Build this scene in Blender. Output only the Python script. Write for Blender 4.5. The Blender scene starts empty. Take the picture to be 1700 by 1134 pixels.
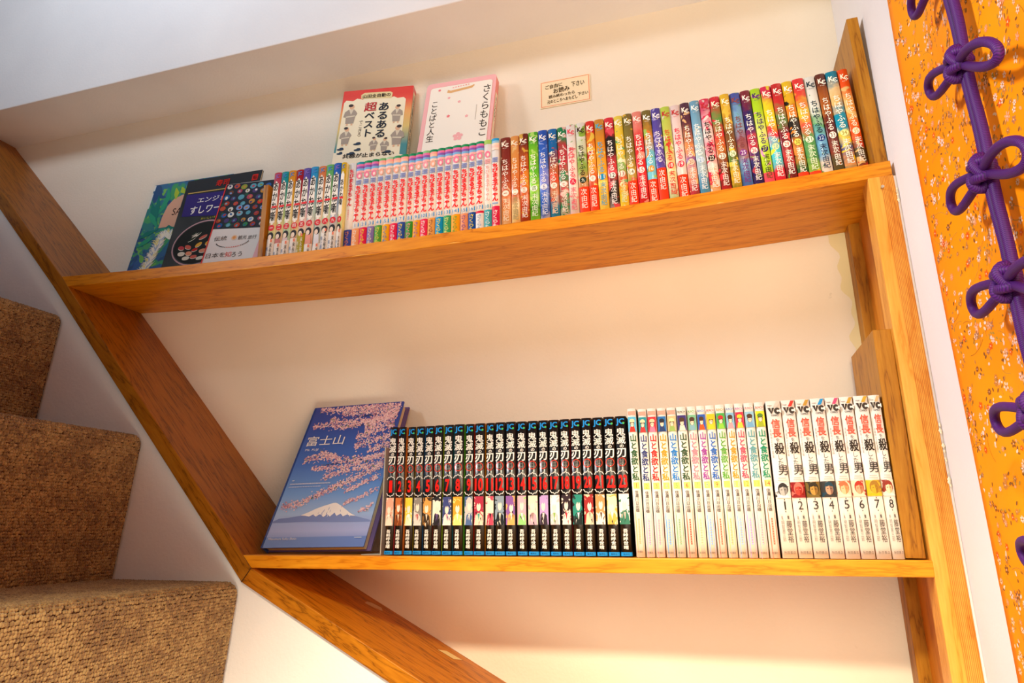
import bpy, math, random
import numpy as np
from mathutils import Matrix, Vector

random.seed(7)
RNG = np.random.default_rng(7)
S = bpy.context.scene
COL = S.collection

# ------------------------------------------------------------------ camera
def look(cx, cy, cz, yaw, pitch, roll):
    a, b, c, d, e, f = math.cos(yaw), math.sin(yaw), math.cos(pitch), math.sin(pitch), math.cos(roll), math.sin(roll)
    fwd = Vector((-b * c, a * c, d)); right = Vector((a, b, 0)); up = right.cross(fwd)
    r2 = e * right + f * up; u2 = -f * right + e * up
    M = Matrix.Identity(4)
    for i in range(3):
        M[i][0], M[i][1], M[i][2] = r2[i], u2[i], -fwd[i]
    M[0][3], M[1][3], M[2][3] = cx, cy, cz
    return M
cam_d = bpy.data.cameras.new('camera'); cam = bpy.data.objects.new('camera', cam_d); COL.objects.link(cam)
cam_d.sensor_width = 36.0; cam_d.lens = 1098.88 / 1700 * 36; cam_d.clip_start = 0.02
cam.matrix_world = look(0.26467, -0.85327, 0.03518, 0.288055, 0.275356, -0.004326)
S.camera = cam

# ------------------------------------------------------------------ world, lamps, exposure
S.view_settings.view_transform = 'Standard'
S.view_settings.look = 'None'
S.view_settings.gamma = 1.0
S.view_settings.use_curve_mapping = False
S.view_settings.exposure = 0.0
W = bpy.data.worlds.new('world'); S.world = W; W.use_nodes = True
W.node_tree.nodes['Background'].inputs[0].default_value = (0.82, 0.88, 1.0, 1)
W.node_tree.nodes['Background'].inputs[1].default_value = 0.19

def area(name, loc, target, size, power, color, spread=180, shape='DISK', sy=None):
    d = bpy.data.lights.new(name, 'AREA'); d.energy = power; d.color = color; d.shape = shape; d.size = size
    if sy: d.size_y = sy
    d.spread = math.radians(spread)
    o = bpy.data.objects.new(name, d); COL.objects.link(o); o.location = loc
    o.rotation_euler = (Vector(target) - Vector(loc)).to_track_quat('-Z', 'Y').to_euler()
    return o
def spot(name, loc, target, power, color, angle, radius):
    d = bpy.data.lights.new(name, 'SPOT'); d.energy = power; d.color = color; d.spot_size = math.radians(angle); d.spot_blend = 0.6; d.shadow_soft_size = radius
    o = bpy.data.objects.new(name, d); COL.objects.link(o); o.location = loc
    o.rotation_euler = (Vector(target) - Vector(loc)).to_track_quat('-Z', 'Y').to_euler()
spot('warm_lamp', (0.05, -1.20, 0.84), (0.14, -0.24, -0.75), 132, (1.0, 0.87, 0.60), 64, 0.055)
area('hall_fill', (0.48, -1.02, 0.36), (0.55, 0.15, 0.55), 0.6, 5.2, (1.0, 0.84, 0.58), spread=110)  # added warm fill, stands in for soft ambient light from the hall
area('lower_hall_fill', (0.38, -1.00, -0.85), (-0.05, 0.15, 0.15), 0.6, 7.4, (1.0, 0.86, 0.64), spread=140)  # low part of the added fill, letting the steps shade the upper wall
area('daylight_opening', (-0.60, -1.30, 1.62), (-0.62, 0.04, 1.62), 0.5, 6.2, (0.80, 0.90, 1.0), spread=85)
area('right_wall_fill', (-1.65, -1.0, 1.30), (0.5, -0.25, 0.30), 0.4, 3.6, (0.96, 0.93, 0.94), spread=44)  # added fill that brightens the right wall and cloth, no window known

# ------------------------------------------------------------------ materials
def lin(h):
    h = h.lstrip('#')
    if len(h) == 3: h = ''.join(c * 2 for c in h)
    return tuple((lambda v: v / 12.92 if v <= 0.04045 else ((v + 0.055) / 1.055) ** 2.4)(int(h[i:i + 2], 16) / 255) for i in (0, 2, 4)) + (1,)
class NT:
    def __init__(s, name):
        s.m = bpy.data.materials.new(name); s.m.use_nodes = True
        s.t = s.m.node_tree; s.b = s.t.nodes['Principled BSDF']
    def n(s, typ, **kw):
        nd = s.t.nodes.new(typ)
        for k, v in kw.items():
            if k.startswith('i_'):
                key = k[2:]; key = int(key) if key.isdigit() else key.replace('_', ' ')
                nd.inputs[key].default_value = v
            else: setattr(nd, k, v)
        return nd
    def l(s, a, b): s.t.links.new(a, b)
    def ramp(s, stops, interp='LINEAR'):
        r = s.n('ShaderNodeValToRGB'); r.color_ramp.interpolation = interp; e = r.color_ramp.elements
        while len(e) < len(stops): e.new(0.5)
        for el, (p, c) in zip(e, stops): el.position = p; el.color = c if not isinstance(c, str) else lin(c)
        return r
    def coords(s, scale=(1, 1, 1), rot=(0, 0, 0), kind='Object', loc=(0, 0, 0)):
        tc = s.n('ShaderNodeTexCoord'); mp = s.n('ShaderNodeMapping')
        mp.inputs['Scale'].default_value = scale; mp.inputs['Rotation'].default_value = rot; mp.inputs['Location'].default_value = loc
        s.l(tc.outputs[kind], mp.inputs[0]); return mp.outputs[0]
    def bump(s, h, strength, dist):
        b = s.n('ShaderNodeBump'); b.inputs['Strength'].default_value = strength; b.inputs['Distance'].default_value = dist
        s.l(h, b.inputs['Height']); s.l(b.outputs[0], s.b.inputs['Normal'])
    def mix(s, fac, a, b, mode='MIX'):
        m = s.n('ShaderNodeMix', data_type='RGBA', blend_type=mode)
        if isinstance(fac, (int, float)): m.inputs[0].default_value = fac
        else: s.l(fac, m.inputs[0])
        for sock, v in ((m.inputs[6], a), (m.inputs[7], b)):
            if isinstance(v, tuple): sock.default_value = v
            elif isinstance(v, str): sock.default_value = lin(v)
            else: s.l(v, sock)
        return m.outputs[2]
    def set(s, rough=0.6, spec=0.5, **kw):
        s.b.inputs['Roughness'].default_value = rough; s.b.inputs['Specular IOR Level'].default_value = spec
        for k, v in kw.items(): s.b.inputs[k.replace('_', ' ')].default_value = v
        return s.m
_plain = {}
def plain(h, rough=0.45, spec=0.4):
    k = (h, rough, spec)
    if k not in _plain:
        t = NT('ink_' + h.strip('#')); t.b.inputs['Base Color'].default_value = lin(h); _plain[k] = t.set(rough + .18, spec * .5)
    return _plain[k]

def plaster(name, col, blot):
    t = NT(name); c = t.coords()
    n1 = t.n('ShaderNodeTexNoise', i_Scale=5.0, i_Detail=4.0); t.l(c, n1.inputs['Vector'])
    n2 = t.n('ShaderNodeTexNoise', i_Scale=220.0, i_Detail=3.0); t.l(c, n2.inputs['Vector'])
    n3 = t.n('ShaderNodeTexNoise', i_Scale=26.0, i_Detail=6.0, i_Distortion=0.6); t.l(c, n3.inputs['Vector'])
    r = t.ramp([(0.35, blot), (0.65, col)]); t.l(n1.outputs[0], r.inputs[0])
    r3 = t.ramp([(0.20, '#b8b0a4'), (0.23, '#ffffff')]); t.l(n3.outputs[0], r3.inputs[0])
    t.l(t.mix(0.25, r.outputs[0], r3.outputs[0], 'MULTIPLY'), t.b.inputs['Base Color'])
    t.bump(n2.outputs[0], 0.4, 0.001)
    return t.set(0.85, 0.2)
M_WALL = plaster('cream_plaster', '#efe5d6', '#ebe0d0')
M_WHITE = plaster('white_plaster', '#f2eeee', '#ebe7e8')

def wood(name, light, mid, dark, axis='X', rot=0.0, scale=1.0, rough=0.42, rings=1.0, coat=0.15, lines=None, knots=False):
    """long grain along the given axis of the object's own space"""
    t = NT(name)
    st = {'X': (1.6, 14, 14), 'Z': (14, 14, 1.6)}[axis]
    st = tuple(v * scale for v in st)
    c0 = t.coords(rot=(0, rot, 0))
    mp = t.n('ShaderNodeMapping'); mp.inputs['Scale'].default_value = st; t.l(c0, mp.inputs[0])
    n1 = t.n('ShaderNodeTexNoise', i_Scale=2.2, i_Detail=5.0, i_Roughness=0.6, i_Distortion=0.25); t.l(mp.outputs[0], n1.inputs['Vector'])
    add = t.n('ShaderNodeMath', operation='MULTIPLY'); add.inputs[1].default_value = 9.0 * rings; t.l(n1.outputs[0], add.inputs[0])
    fr = t.n('ShaderNodeMath', operation='FRACT'); t.l(add.outputs[0], fr.inputs[0])
    r1 = t.ramp([(0.0, dark), (0.12, mid), (0.55, light), (0.9, mid), (1.0, dark)]); t.l(fr.outputs[0], r1.inputs[0])
    mp2 = t.n('ShaderNodeMapping'); mp2.inputs['Scale'].default_value = tuple(v * (5 if v > 5 * scale else 3) for v in st); t.l(c0, mp2.inputs[0])
    n2 = t.n('ShaderNodeTexNoise', i_Scale=6.0, i_Detail=3.0); t.l(mp2.outputs[0], n2.inputs['Vector'])
    r2 = t.ramp([(0.3, '#d8b27c'), (0.62, '#ffffff')]); t.l(n2.outputs[0], r2.inputs[0])
    col = t.mix(0.30, r1.outputs[0], r2.outputs[0], 'MULTIPLY')
    n3 = t.n('ShaderNodeTexNoise', i_Scale=4.0, i_Detail=2.0); t.l(c0, n3.inputs['Vector'])
    r3 = t.ramp([(0.35, '#ecd2a4'), (0.65, '#ffffff')]); t.l(n3.outputs[0], r3.inputs[0])
    col = t.mix(0.45, col, r3.outputs[0], 'MULTIPLY')
    h = n2.outputs[0]
    if lines:   # (x0, x1, spacing): straight quarter-sawn lines on part of the face
        sx = t.n('ShaderNodeSeparateXYZ'); t.l(c0, sx.inputs[0])
        nd = t.n('ShaderNodeTexNoise', i_Scale=5.0, i_Detail=1.0); t.l(c0, nd.inputs['Vector'])
        ad = t.n('ShaderNodeMath', operation='MULTIPLY_ADD'); t.l(nd.outputs[0], ad.inputs[0]); ad.inputs[1].default_value = 0.004; t.l(sx.outputs[0], ad.inputs[2])
        dv = t.n('ShaderNodeMath', operation='DIVIDE'); t.l(ad.outputs[0], dv.inputs[0]); dv.inputs[1].default_value = lines[2]
        f2 = t.n('ShaderNodeMath', operation='FRACT'); t.l(dv.outputs[0], f2.inputs[0])
        rl = t.ramp([(0.0, '#a65c18'), (0.3, '#ffffff'), (0.72, '#f0c890'), (1.0, '#a65c18')]); t.l(f2.outputs[0], rl.inputs[0])
        gt = t.n('ShaderNodeMath', operation='GREATER_THAN'); t.l(sx.outputs[0], gt.inputs[0]); gt.inputs[1].default_value = lines[0]
        m2 = t.n('ShaderNodeMath', operation='MULTIPLY'); t.l(gt.outputs[0], m2.inputs[0]); m2.inputs[1].default_value = 0.75
        col = t.mix(m2.outputs[0], col, rl.outputs[0], 'MULTIPLY')
    t.l(col, t.b.inputs['Base Color'])
    t.bump(h, 0.12, 0.0008)
    return t.set(rough, 0.25, Coat_Weight=coat * .5, Coat_Roughness=0.3)
M_SHELF = wood('honey_pine', '#e4981e', '#d98a14', '#bf720c', 'X', rings=0.7)
M_SHELF2 = wood('honey_oak', '#e8a024', '#df921a', '#c87a0e', 'X', rings=0.6)
M_POST = wood('pale_pine', '#eeb050', '#e8a642', '#d68e2e', 'Z', rings=0.5, lines=(0.4985, 0.52, 0.0017))
M_BOARD = wood('dull_oak_board', '#b88024', '#aa721a', '#8a5610', 'Z', rings=0.8, coat=0.02)
M_FRAME1 = wood('brown_stained_frame', '#ac701a', '#9c6210', '#744808', 'X', rot=math.radians(-46), rings=0.9)
M_FRAME2 = wood('amber_stained_frame', '#c07a18', '#ae6a10', '#824c08', 'X', rot=math.radians(-26), rings=1.0)
M_JOINT = plain('#4a2a10', 0.8)

# ------------------------------------------------------------------ object helpers
def mesh(name, verts, faces, mats=(), mi=None, smooth=False):
    me = bpy.data.meshes.new(name); me.from_pydata(verts, [], faces)
    for m in mats: me.materials.append(m)
    if mi is not None: me.polygons.foreach_set('material_index', mi)
    if smooth: me.polygons.foreach_set('use_smooth', [True] * len(me.polygons))
    me.update(); return me
def link(name, me, parent=None, loc=None, scale=None, rot=None):
    o = bpy.data.objects.new(name, me); COL.objects.link(o)
    if parent: o.parent = parent
    if loc is not None: o.location = loc
    if scale is not None: o.scale = scale
    if rot is not None: o.rotation_euler = rot
    return o
def tag(o, label=None, cat=None, group=None, kind=None):
    if label: o['label'] = label
    if cat: o['category'] = cat
    if group: o['group'] = group
    if kind: o['kind'] = kind
    return o
def empty(name, loc=(0, 0, 0), rot=(0, 0, 0), M=None):
    o = bpy.data.objects.new(name, None); o.empty_display_size = 0.02; COL.objects.link(o)
    if M is not None: o.matrix_world = M
    else: o.location = loc; o.rotation_euler = rot
    return o
def prism(name, poly, y0, y1, mats, parent=None, bevel=0.0):
    """polygon in XZ swept from y0 to y1"""
    n = len(poly)
    v = [(x, y0, z) for x, z in poly] + [(x, y1, z) for x, z in poly]
    ar = sum(poly[i][0] * poly[(i + 1) % n][1] - poly[(i + 1) % n][0] * poly[i][1] for i in range(n))
    f = [tuple(range(n)), tuple(range(2 * n - 1, n - 1, -1))] + [(i, i + n, (i + 1) % n + n, (i + 1) % n) for i in range(n)]
    if ar < 0: f = [tuple(reversed(q)) for q in f]
    o = link(name, mesh(name, v, f, mats if isinstance(mats, (list, tuple)) else [mats]), parent)
    if bevel:
        b = o.modifiers.new('bevel', 'BEVEL'); b.width = bevel; b.segments = 2; b.limit_method = 'ANGLE'
    return o
def box(name, x0, x1, y0, y1, z0, z1, m, parent=None, bevel=0.0):
    return prism(name, [(x0, z0), (x1, z0), (x1, z1), (x0, z1)], y0, y1, m, parent, bevel)
def flat(name, polys, mats, parent, y=-0.0003, kind=None):
    """printed shapes: polygons in the parent's XZ plane, facing -Y; polys = [(points, material index)]"""
    v, f, mi = [], [], []
    dl = min(0.00003, 0.0003 / len(polys))      # each printed shape a hair in front of the one before
    for pts, k in polys:
        ar = sum(pts[i][0] * pts[(i + 1) % len(pts)][1] - pts[(i + 1) % len(pts)][0] * pts[i][1] for i in range(len(pts)))
        if ar < 0: pts = list(reversed(pts))
        b = len(v); yy = -len(f) * dl; v += [(p[0], yy, p[1]) for p in pts]; f.append(tuple(range(b, b + len(pts)))); mi.append(k)
    o = link(name, mesh(name, v, f, mats, mi), parent, (0, y, 0))
    if kind: o['kind'] = kind
    return o
def ell(cx, cz, rx, rz, n=20, a0=0.0, rot=0.0):
    c, s = math.cos(rot), math.sin(rot)
    out = []
    for i in range(n):
        a = a0 + 2 * math.pi * i / n; x, z = rx * math.cos(a), rz * math.sin(a)
        out.append((cx + x * c - z * s, cz + x * s + z * c))
    return out
def rrect(x0, x1, z0, z1, r, n=5):
    out = []
    for cx, cz, a in ((x1 - r, z0 + r, -90), (x1 - r, z1 - r, 0), (x0 + r, z1 - r, 90), (x0 + r, z0 + r, 180)):
        for i in range(n + 1):
            t = math.radians(a + 90 * i / n); out.append((cx + r * math.cos(t), cz + r * math.sin(t)))
    return out
def band(pts, w):
    """ribbon polygon round a polyline; w a width or list of widths"""
    L, Rr = [], []
    for i, p in enumerate(pts):
        a, b = pts[max(0, i - 1)], pts[min(len(pts) - 1, i + 1)]
        dx, dz = b[0] - a[0], b[1] - a[1]; d = math.hypot(dx, dz) or 1
        ww = (w[i] if isinstance(w, (list, tuple)) else w) / 2
        L.append((p[0] - dz / d * ww, p[1] + dx / d * ww)); Rr.append((p[0] + dz / d * ww, p[1] - dx / d * ww))
    return L + Rr[::-1]

_gl = {}
def glyph(s):
    if s not in _gl:
        c = bpy.data.curves.new('lettering', 'FONT'); c.body = s; c.align_x = 'CENTER'; c.resolution_u = 3
        o = bpy.data.objects.new('lettering', c); COL.objects.link(o); m = o.to_mesh()
        _gl[s] = ([v.co[:2] for v in m.vertices], [tuple(p.vertices) for p in m.polygons])
        o.to_mesh_clear(); bpy.data.objects.remove(o); bpy.data.curves.remove(c)
    return _gl[s]
_txt = {}
def text_mesh(s, vertical=False, bold=0.0):
    """unit lettering mesh, 1 wide and 1 tall, centred in x, base at z=0, facing -Y"""
    k = (s, vertical, bold)
    if k in _txt: return _txt[k]
    co, fa = [], []
    for n_, ch in enumerate(s if vertical else [s]):
        if ch == ' ': continue
        v_, f_ = glyph(ch); dz = -0.98 * n_ if vertical else 0
        for k_, (ox, oz) in enumerate([(0, 0)] if bold < .004 else [(-1, .4), (1, -.4), (.4, 1), (-.4, -1)] if bold < .016 else [(0, 0), (-1, 1), (1, -1), (1, 1), (-1, -1), (1.3, 0), (-1.3, 0)]):
            b_ = len(co); g_ = bold * .8
            co += [(p[0] + ox * g_, p[1] + oz * g_ + dz, -k_ * 1.2e-5) for p in v_]; fa += [tuple(q + b_ for q in p) for p in f_]
    xs = [p[0] for p in co]; ys = [p[1] for p in co]
    x0, x1, y0, y1 = min(xs), max(xs), min(ys), max(ys)
    me = mesh('lettering', [((p[0] - (x0 + x1) / 2) / (x1 - x0), p[2], (p[1] - y0) / (y1 - y0)) for p in co], fa, [None])
    _txt[k] = (me, (x1 - x0) / (y1 - y0)); return _txt[k]
def setmat(o, m):
    o.material_slots[0].link = 'OBJECT'; o.material_slots[0].material = m
def text(name, s, parent, cx, z0, w, h, mat, y=-0.0004, vertical=False, bold=0.0, tilt=0.0):
    """lettering stretched to w x h with its foot at z0 (fit: keep its own proportions inside w)"""
    me, asp = text_mesh(s, vertical, bold)
    if w / h > asp * 1.25: w = h * asp * 1.25          # do not stretch thin glyphs out of shape
    if w / h < asp / 1.9:
        h2 = w / asp * 1.9; z0 += (h - h2) / 2; h = h2
    o = link(name, me, parent, (cx, y, z0), (w, 1, h))
    if tilt: o.rotation_euler = (0, -tilt, 0)
    setmat(o, mat); return o

# ================================================================== THE SETTING
D = 0.167
XR = 0.5180
YH = 0.042            # face of the plastered header over the alcove
ZB = 0.931            # its underside
ARRIS = [(-1.60, 1.245), (-1.28, 0.915), (-1.0582, 0.6941), (-0.8493, 0.4834), (-0.3797, -0.0177)]
LOW = [(-0.3797, -0.0177), (-0.106, -0.1530), (0.20, -0.3040), (0.5165, -0.4600)]
def offset(pl, d):
    out = []
    for i, p in enumerate(pl):
        a, b = pl[max(0, i - 1)], pl[min(len(pl) - 1, i + 1)]
        dx, dz = b[0] - a[0], b[1] - a[1]; L = math.hypot(dx, dz)
        out.append((p[0] + dz / L * d, p[1] - dx / L * d))
    return out
TF = 0.0235
A_out = offset(ARRIS, -0.0)   # inner edge
def lowside(pl, d):           # towards the room below the frame
    return [(x - abs(nx) * 0 + nx * d, z + nz * d) for (x, z), (nx, nz) in zip(pl, normals(pl))]
def normals(pl):
    out = []
    for i, p in enumerate(pl):
        a, b = pl[max(0, i - 1)], pl[min(len(pl) - 1, i + 1)]
        dx, dz = b[0] - a[0], b[1] - a[1]; L = math.hypot(dx, dz)
        out.append((dz / L, -dx / L))        # downhill right -> points down-left
    return out
A_low = lowside(ARRIS, TF); L_low = lowside(LOW, TF)
corner_out = (-0.3942, -0.0372)
A_low[-1] = corner_out; L_low[0] = corner_out

wall_back = box('wall_back', -1.7, XR + 0.05, D, D + 0.05, -0.9, 1.0, M_WALL); tag(wall_back, kind='structure')
wall_right = box('wall_right', XR, XR + 0.06, -1.9, D, -1.3, 2.0, M_WHITE); tag(wall_right, kind='structure')
mid = lowside(ARRIS, TF * 0.5); midl = lowside(LOW, TF * 0.5); mid[-1] = midl[0] = (-0.387, -0.0275)
wf = prism('wall_front', [(-2.3, 1.98), (-2.3, -1.3), (XR, -1.3)] + midl[::-1] + mid[::-1][1:], 0.007, 0.05, M_WHITE); tag(wf, kind='structure')
wu = box('wall_upper', -2.3, XR, YH, D + 0.05, ZB, 2.0, M_WHITE, bevel=0.002); tag(wu, kind='structure')
fl = box('floor', -2.3, XR + 0.06, -1.9, 0.05, -1.36, -1.3, wood('floor_boards', '#a8743c', '#9a6630', '#7c4e20', 'X')); tag(fl, kind='structure')

t1 = prism('trim_1', ARRIS + A_low[::-1], 0.0, D, M_FRAME1, bevel=0.0012); tag(t1, kind='structure')
t2 = prism('trim_2', LOW + L_low[::-1], 0.0, D, M_FRAME2, bevel=0.0012); tag(t2, kind='structure')
t1['label'] = 'brown stained sloping frame board following the carpeted stairs'
t2['label'] = 'amber stained sloping frame board below the lower shelf'
# thin dark mitre between the two boards
flat('joint', [(band([(-0.3797, -0.0177), corner_out], 0.0012), 0)], [M_JOINT], t1, -0.0002)
# paint smears left on the lower board
def onboard(u, y): x = -0.3797 + u; return (x, y, -0.0177 - 0.4945 * u + 0.0004)
def patch(name, parent, pts, m): return link(name, mesh(name, pts, [tuple(range(len(pts)))], [m]), parent)
patch('paint_spot', t2, [onboard(0.115, 0.128), onboard(0.128, 0.132), onboard(0.140, 0.140), onboard(0.133, 0.150), onboard(0.119, 0.146), onboard(0.113, 0.139)], plain('#c9b090', 0.8))
patch('tape_piece', t2, [onboard(0.238, 0.128), onboard(0.262, 0.130), onboard(0.270, 0.146), onboard(0.246, 0.143)], plain('#d8c48c', 0.6))

# right post, rear batten and the board between them
p3 = empty('trim_3'); tag(p3, kind='structure')
post = box('post', 0.4853, 0.5150, 0.0, 0.032, -0.50, 0.4632, M_POST, p3, bevel=0.0012)
bat = box('batten', 0.4853, XR, 0.138, D, -0.50, 0.4632, M_BOARD, p3, bevel=0.001)
M_RECESS = wood('recess_board', '#dd9434', '#d58a2a', '#c27820', 'Z', rings=0.4, scale=0.6)
rec = box('recess_board', 0.500, XR, 0.032, 0.138, -0.50, 0.4632, M_RECESS, p3)
fil = box('filler_strip', 0.5149, XR + .0004, 0.0035, 0.032, -0.50, 0.4632, M_WHITE, p3)
# crumbs of filler along the post's outer edge
bm_pts = []
for zz in [random.uniform(.425, .452) for _ in range(8)] + [random.uniform(.075, .150) for _ in range(15)]:
    bm_pts.append((0.5150 + random.uniform(0, .0012), zz + random.uniform(-.002, .002), random.uniform(.0006, .0020)))
v, f = [], []
for x, z, r in bm_pts:
    b = len(v); v += [(x - r, .0, z), (x + r, .0, z), (x, -r * .8, z), (x, .0, z + r * 1.8), (x, .0, z - r * 1.8)]
    f += [(b, b + 2, b + 3), (b + 2, b + 1, b + 3), (b, b + 4, b + 2), (b + 2, b + 4, b + 1)]
tag(link('plaster_crumbs', mesh('plaster_crumbs', v, f, [plain('#f0e2c4', 0.9)]), p3), kind='stuff')
# nail in the post
def lathe_y(prof, n=14):
    """profile [(y, r)] turned about the Y axis"""
    v, f = [], []
    for y, r in prof:
        for i in range(n):
            a = 2 * math.pi * i / n; v.append((r * math.cos(a), y, r * math.sin(a)))
    for k in range(len(prof) - 1):
        for i in range(n): f.append((k * n + i, k * n + (i + 1) % n, (k + 1) * n + (i + 1) % n, (k + 1) * n + i))
    f.append(tuple(range(n))); f.append(tuple(range(len(prof) * n - 1, (len(prof) - 1) * n - 1, -1)))
    return v, f
v, f = lathe_y([(-0.0085, .0019), (-0.0078, .0022), (-0.0070, .0018), (-0.0066, .0009), (0.006, .0009)])
nail = link('nail', mesh('nail', v, [tuple(reversed(q)) for q in f], [NT('steel').set(0.35, 0.5, Metallic=1.0, Base_Color=(0.55, 0.5, 0.45, 1))], smooth=False), None, (0.4985, 0.0005, 0.4462))
nail.rotation_euler = (math.radians(8), 0, 0)
tag(nail, 'small steel nail sticking out of the pine post under the upper shelf', 'nail')

# old yellowed paint left along the wall's edge beside the post
ed = [(0.4862, .470)] + [(0.4862, .25)] + [(0.4770 - .004 * math.sin(z * 70) - .003 * math.sin(z * 173) - max(0, (z - .36)) * .14, z) for z in np.linspace(.25, .462, 34)]
flat('old_paint', [(ed, 0)], [plain('#e6d9ae', .7)], wall_back, D - .0004)
# ------------------------------------------------------------------ shelves
def zs(x): return 0.4668 + 0.0168 * ((x + 0.17) / 0.684) ** 2      # top of the sagging upper shelf
def slope(x): return 2 * 0.0168 * (x + 0.17) / 0.684 ** 2
def sag_shelf():
    x0, x1, n, th = -0.8493, 0.5140, 48, 0.0205
    xs = np.linspace(x0, x1, n + 1)
    top = [(x, zs(x)) for x in xs]; bot = [(x, zs(x) - th) for x in xs]
    bot[0] = (-0.8302, zs(-0.8302) - th); bot[1] = ((bot[1][0] + bot[0][0]) / 2 + .012, bot[1][1])
    return prism('upper_shelf', bot + top[::-1], 0.0, D - 0.0005, M_SHELF, bevel=0.0009)
up = sag_shelf()
tag(up, 'long sagging upper pine shelf full of comics between sloping frame and post', 'shelf')
lo = prism('lower_shelf', [(-0.3966, 0.0), (-0.3800, -0.0178), (0.4866, -0.0178), (0.4866, 0.0)], 0.0, D - 0.0005, M_SHELF2, bevel=0.0012)
tag(lo, 'straight lower wooden shelf holding black and white spined comics', 'shelf')
# torn splinters along the upper shelf's lower front edge
spl = [(band([(x, zs(x) - .0198), (x + l * .5, zs(x + l * .5) - .0192), (x + l, zs(x + l) - .0199)], [.0003, .0016, .0003]), 0)
       for x, l in [(-.455, .016), (-.405, .03), (-.33, .05), (-.25, .03), (-.09, .022), (.30, .01)]]
flat('splinter', spl, [plain('#e8b056', 0.8)], up, -0.0006, kind='stuff')

# upright end boards that stop the rows
def endboard(x0, x1, z0, h, lean, y0, y1, label):
    o = box('end_board', 0, x1 - x0, 0, y1 - y0, 0, h, M_BOARD, None, bevel=0.0008)
    o.location = (x0, y0, z0); o.rotation_euler = (0, lean, 0)
    tag(o, label, 'bookend', 'upright wooden end boards')
endboard(0.5030, 0.5174, zs(0.50) + .0006, 0.2385, -0.024, 0.021, 0.160, 'tall upright end board after the orange volume 35 on the upper shelf')
endboard(0.4630, 0.4828, 0.0015, 0.264, 0.010, 0.010, 0.148, 'upright oak end board beside the last white comic on the lower shelf')
dv = box('end_board', 0, 0.0100, 0, 0.125, 0, 0.1515, M_BOARD, None, bevel=0.0006)
dv.location = (-0.4508, 0.030, zs(-0.4458) + 0.0004); dv.rotation_euler = (0, slope(-.445), 0)
tag(dv, 'thin brown divider board between the leaning magazines and the comics', 'bookend')
# pale metal bookend on the lower shelf
mb = empty('metal_bookend', (-0.187, 0, 0))
M_MET = NT('pale_metal').set(0.35, 0.5, Metallic=0.3, Base_Color=(0.55, 0.52, 0.45, 1))
o = box('upright_plate', -0.0014, 0.0004, 0.022, 0.14, 0.0012, 0.150, M_MET, mb, bevel=0.0006)
o = box('base_plate', -0.030, 0.0004, 0.022, 0.14, 0.0003, 0.0014, M_MET, mb)
tag(mb, 'pale metal bookend between the mountain photo book and the black comics', 'bookend')

# ================================================================== COMIC BOOKS
def art(name, stops, h, scale=75.0, warp=0.35, blots=(), seed=0.0, interp='LINEAR', rough=0.32, soft=False):
    """printed jacket art: stops run from the foot (0) to the head (1) of the spine, broken up by printed shapes"""
    t = NT(name)
    c = t.coords(loc=(seed * 1.7, 0, seed))
    tc = t.n('ShaderNodeTexCoord'); sx = t.n('ShaderNodeSeparateXYZ'); t.l(tc.outputs['Object'], sx.inputs[0])
    nz = t.n('ShaderNodeTexNoise', i_Scale=scale, i_Detail=2.5, i_Roughness=0.55, i_Distortion=0.8); t.l(c, nz.inputs['Vector'])
    d = t.n('ShaderNodeMath', operation='DIVIDE'); t.l(sx.outputs[2], d.inputs[0]); d.inputs[1].default_value = h
    k = t.n('ShaderNodeMath', operation='MULTIPLY_ADD'); t.l(nz.outputs[0], k.inputs[0]); k.inputs[1].default_value = warp; t.l(d.outputs[0], k.inputs[2])
    s = t.n('ShaderNodeMath', operation='SUBTRACT'); t.l(k.outputs[0], s.inputs[0]); s.inputs[1].default_value = warp * 0.5
    r = t.ramp(stops, interp); t.l(s.outputs[0], r.inputs[0]); col = r.outputs[0]
    for i, (bc, thr, sc) in enumerate(blots):
        c2 = t.coords(loc=(seed * 2.3 + i * 5.1, 3.3 * i, seed * .7 + i))
        nb = t.n('ShaderNodeTexNoise', i_Scale=sc, i_Detail=1.5, i_Distortion=0.9); t.l(c2, nb.inputs['Vector'])
        rb = t.ramp([(thr - .03, (0, 0, 0, 1)), (thr, (1, 1, 1, 1))]); t.l(nb.outputs[0], rb.inputs[0])
        col = t.mix(rb.outputs[0], col, bc)
    t.l(col, t.b.inputs['Base Color'])
    return t.set(rough, 0.5, Coat_Weight=0.25, Coat_Roughness=0.12)
def even(cols):
    """colours listed head to foot -> ramp stops"""
    n = len(cols); return [((i + 0.5) / n if n > 1 else 0.5, c) for i, c in enumerate(reversed(cols))]

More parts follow.
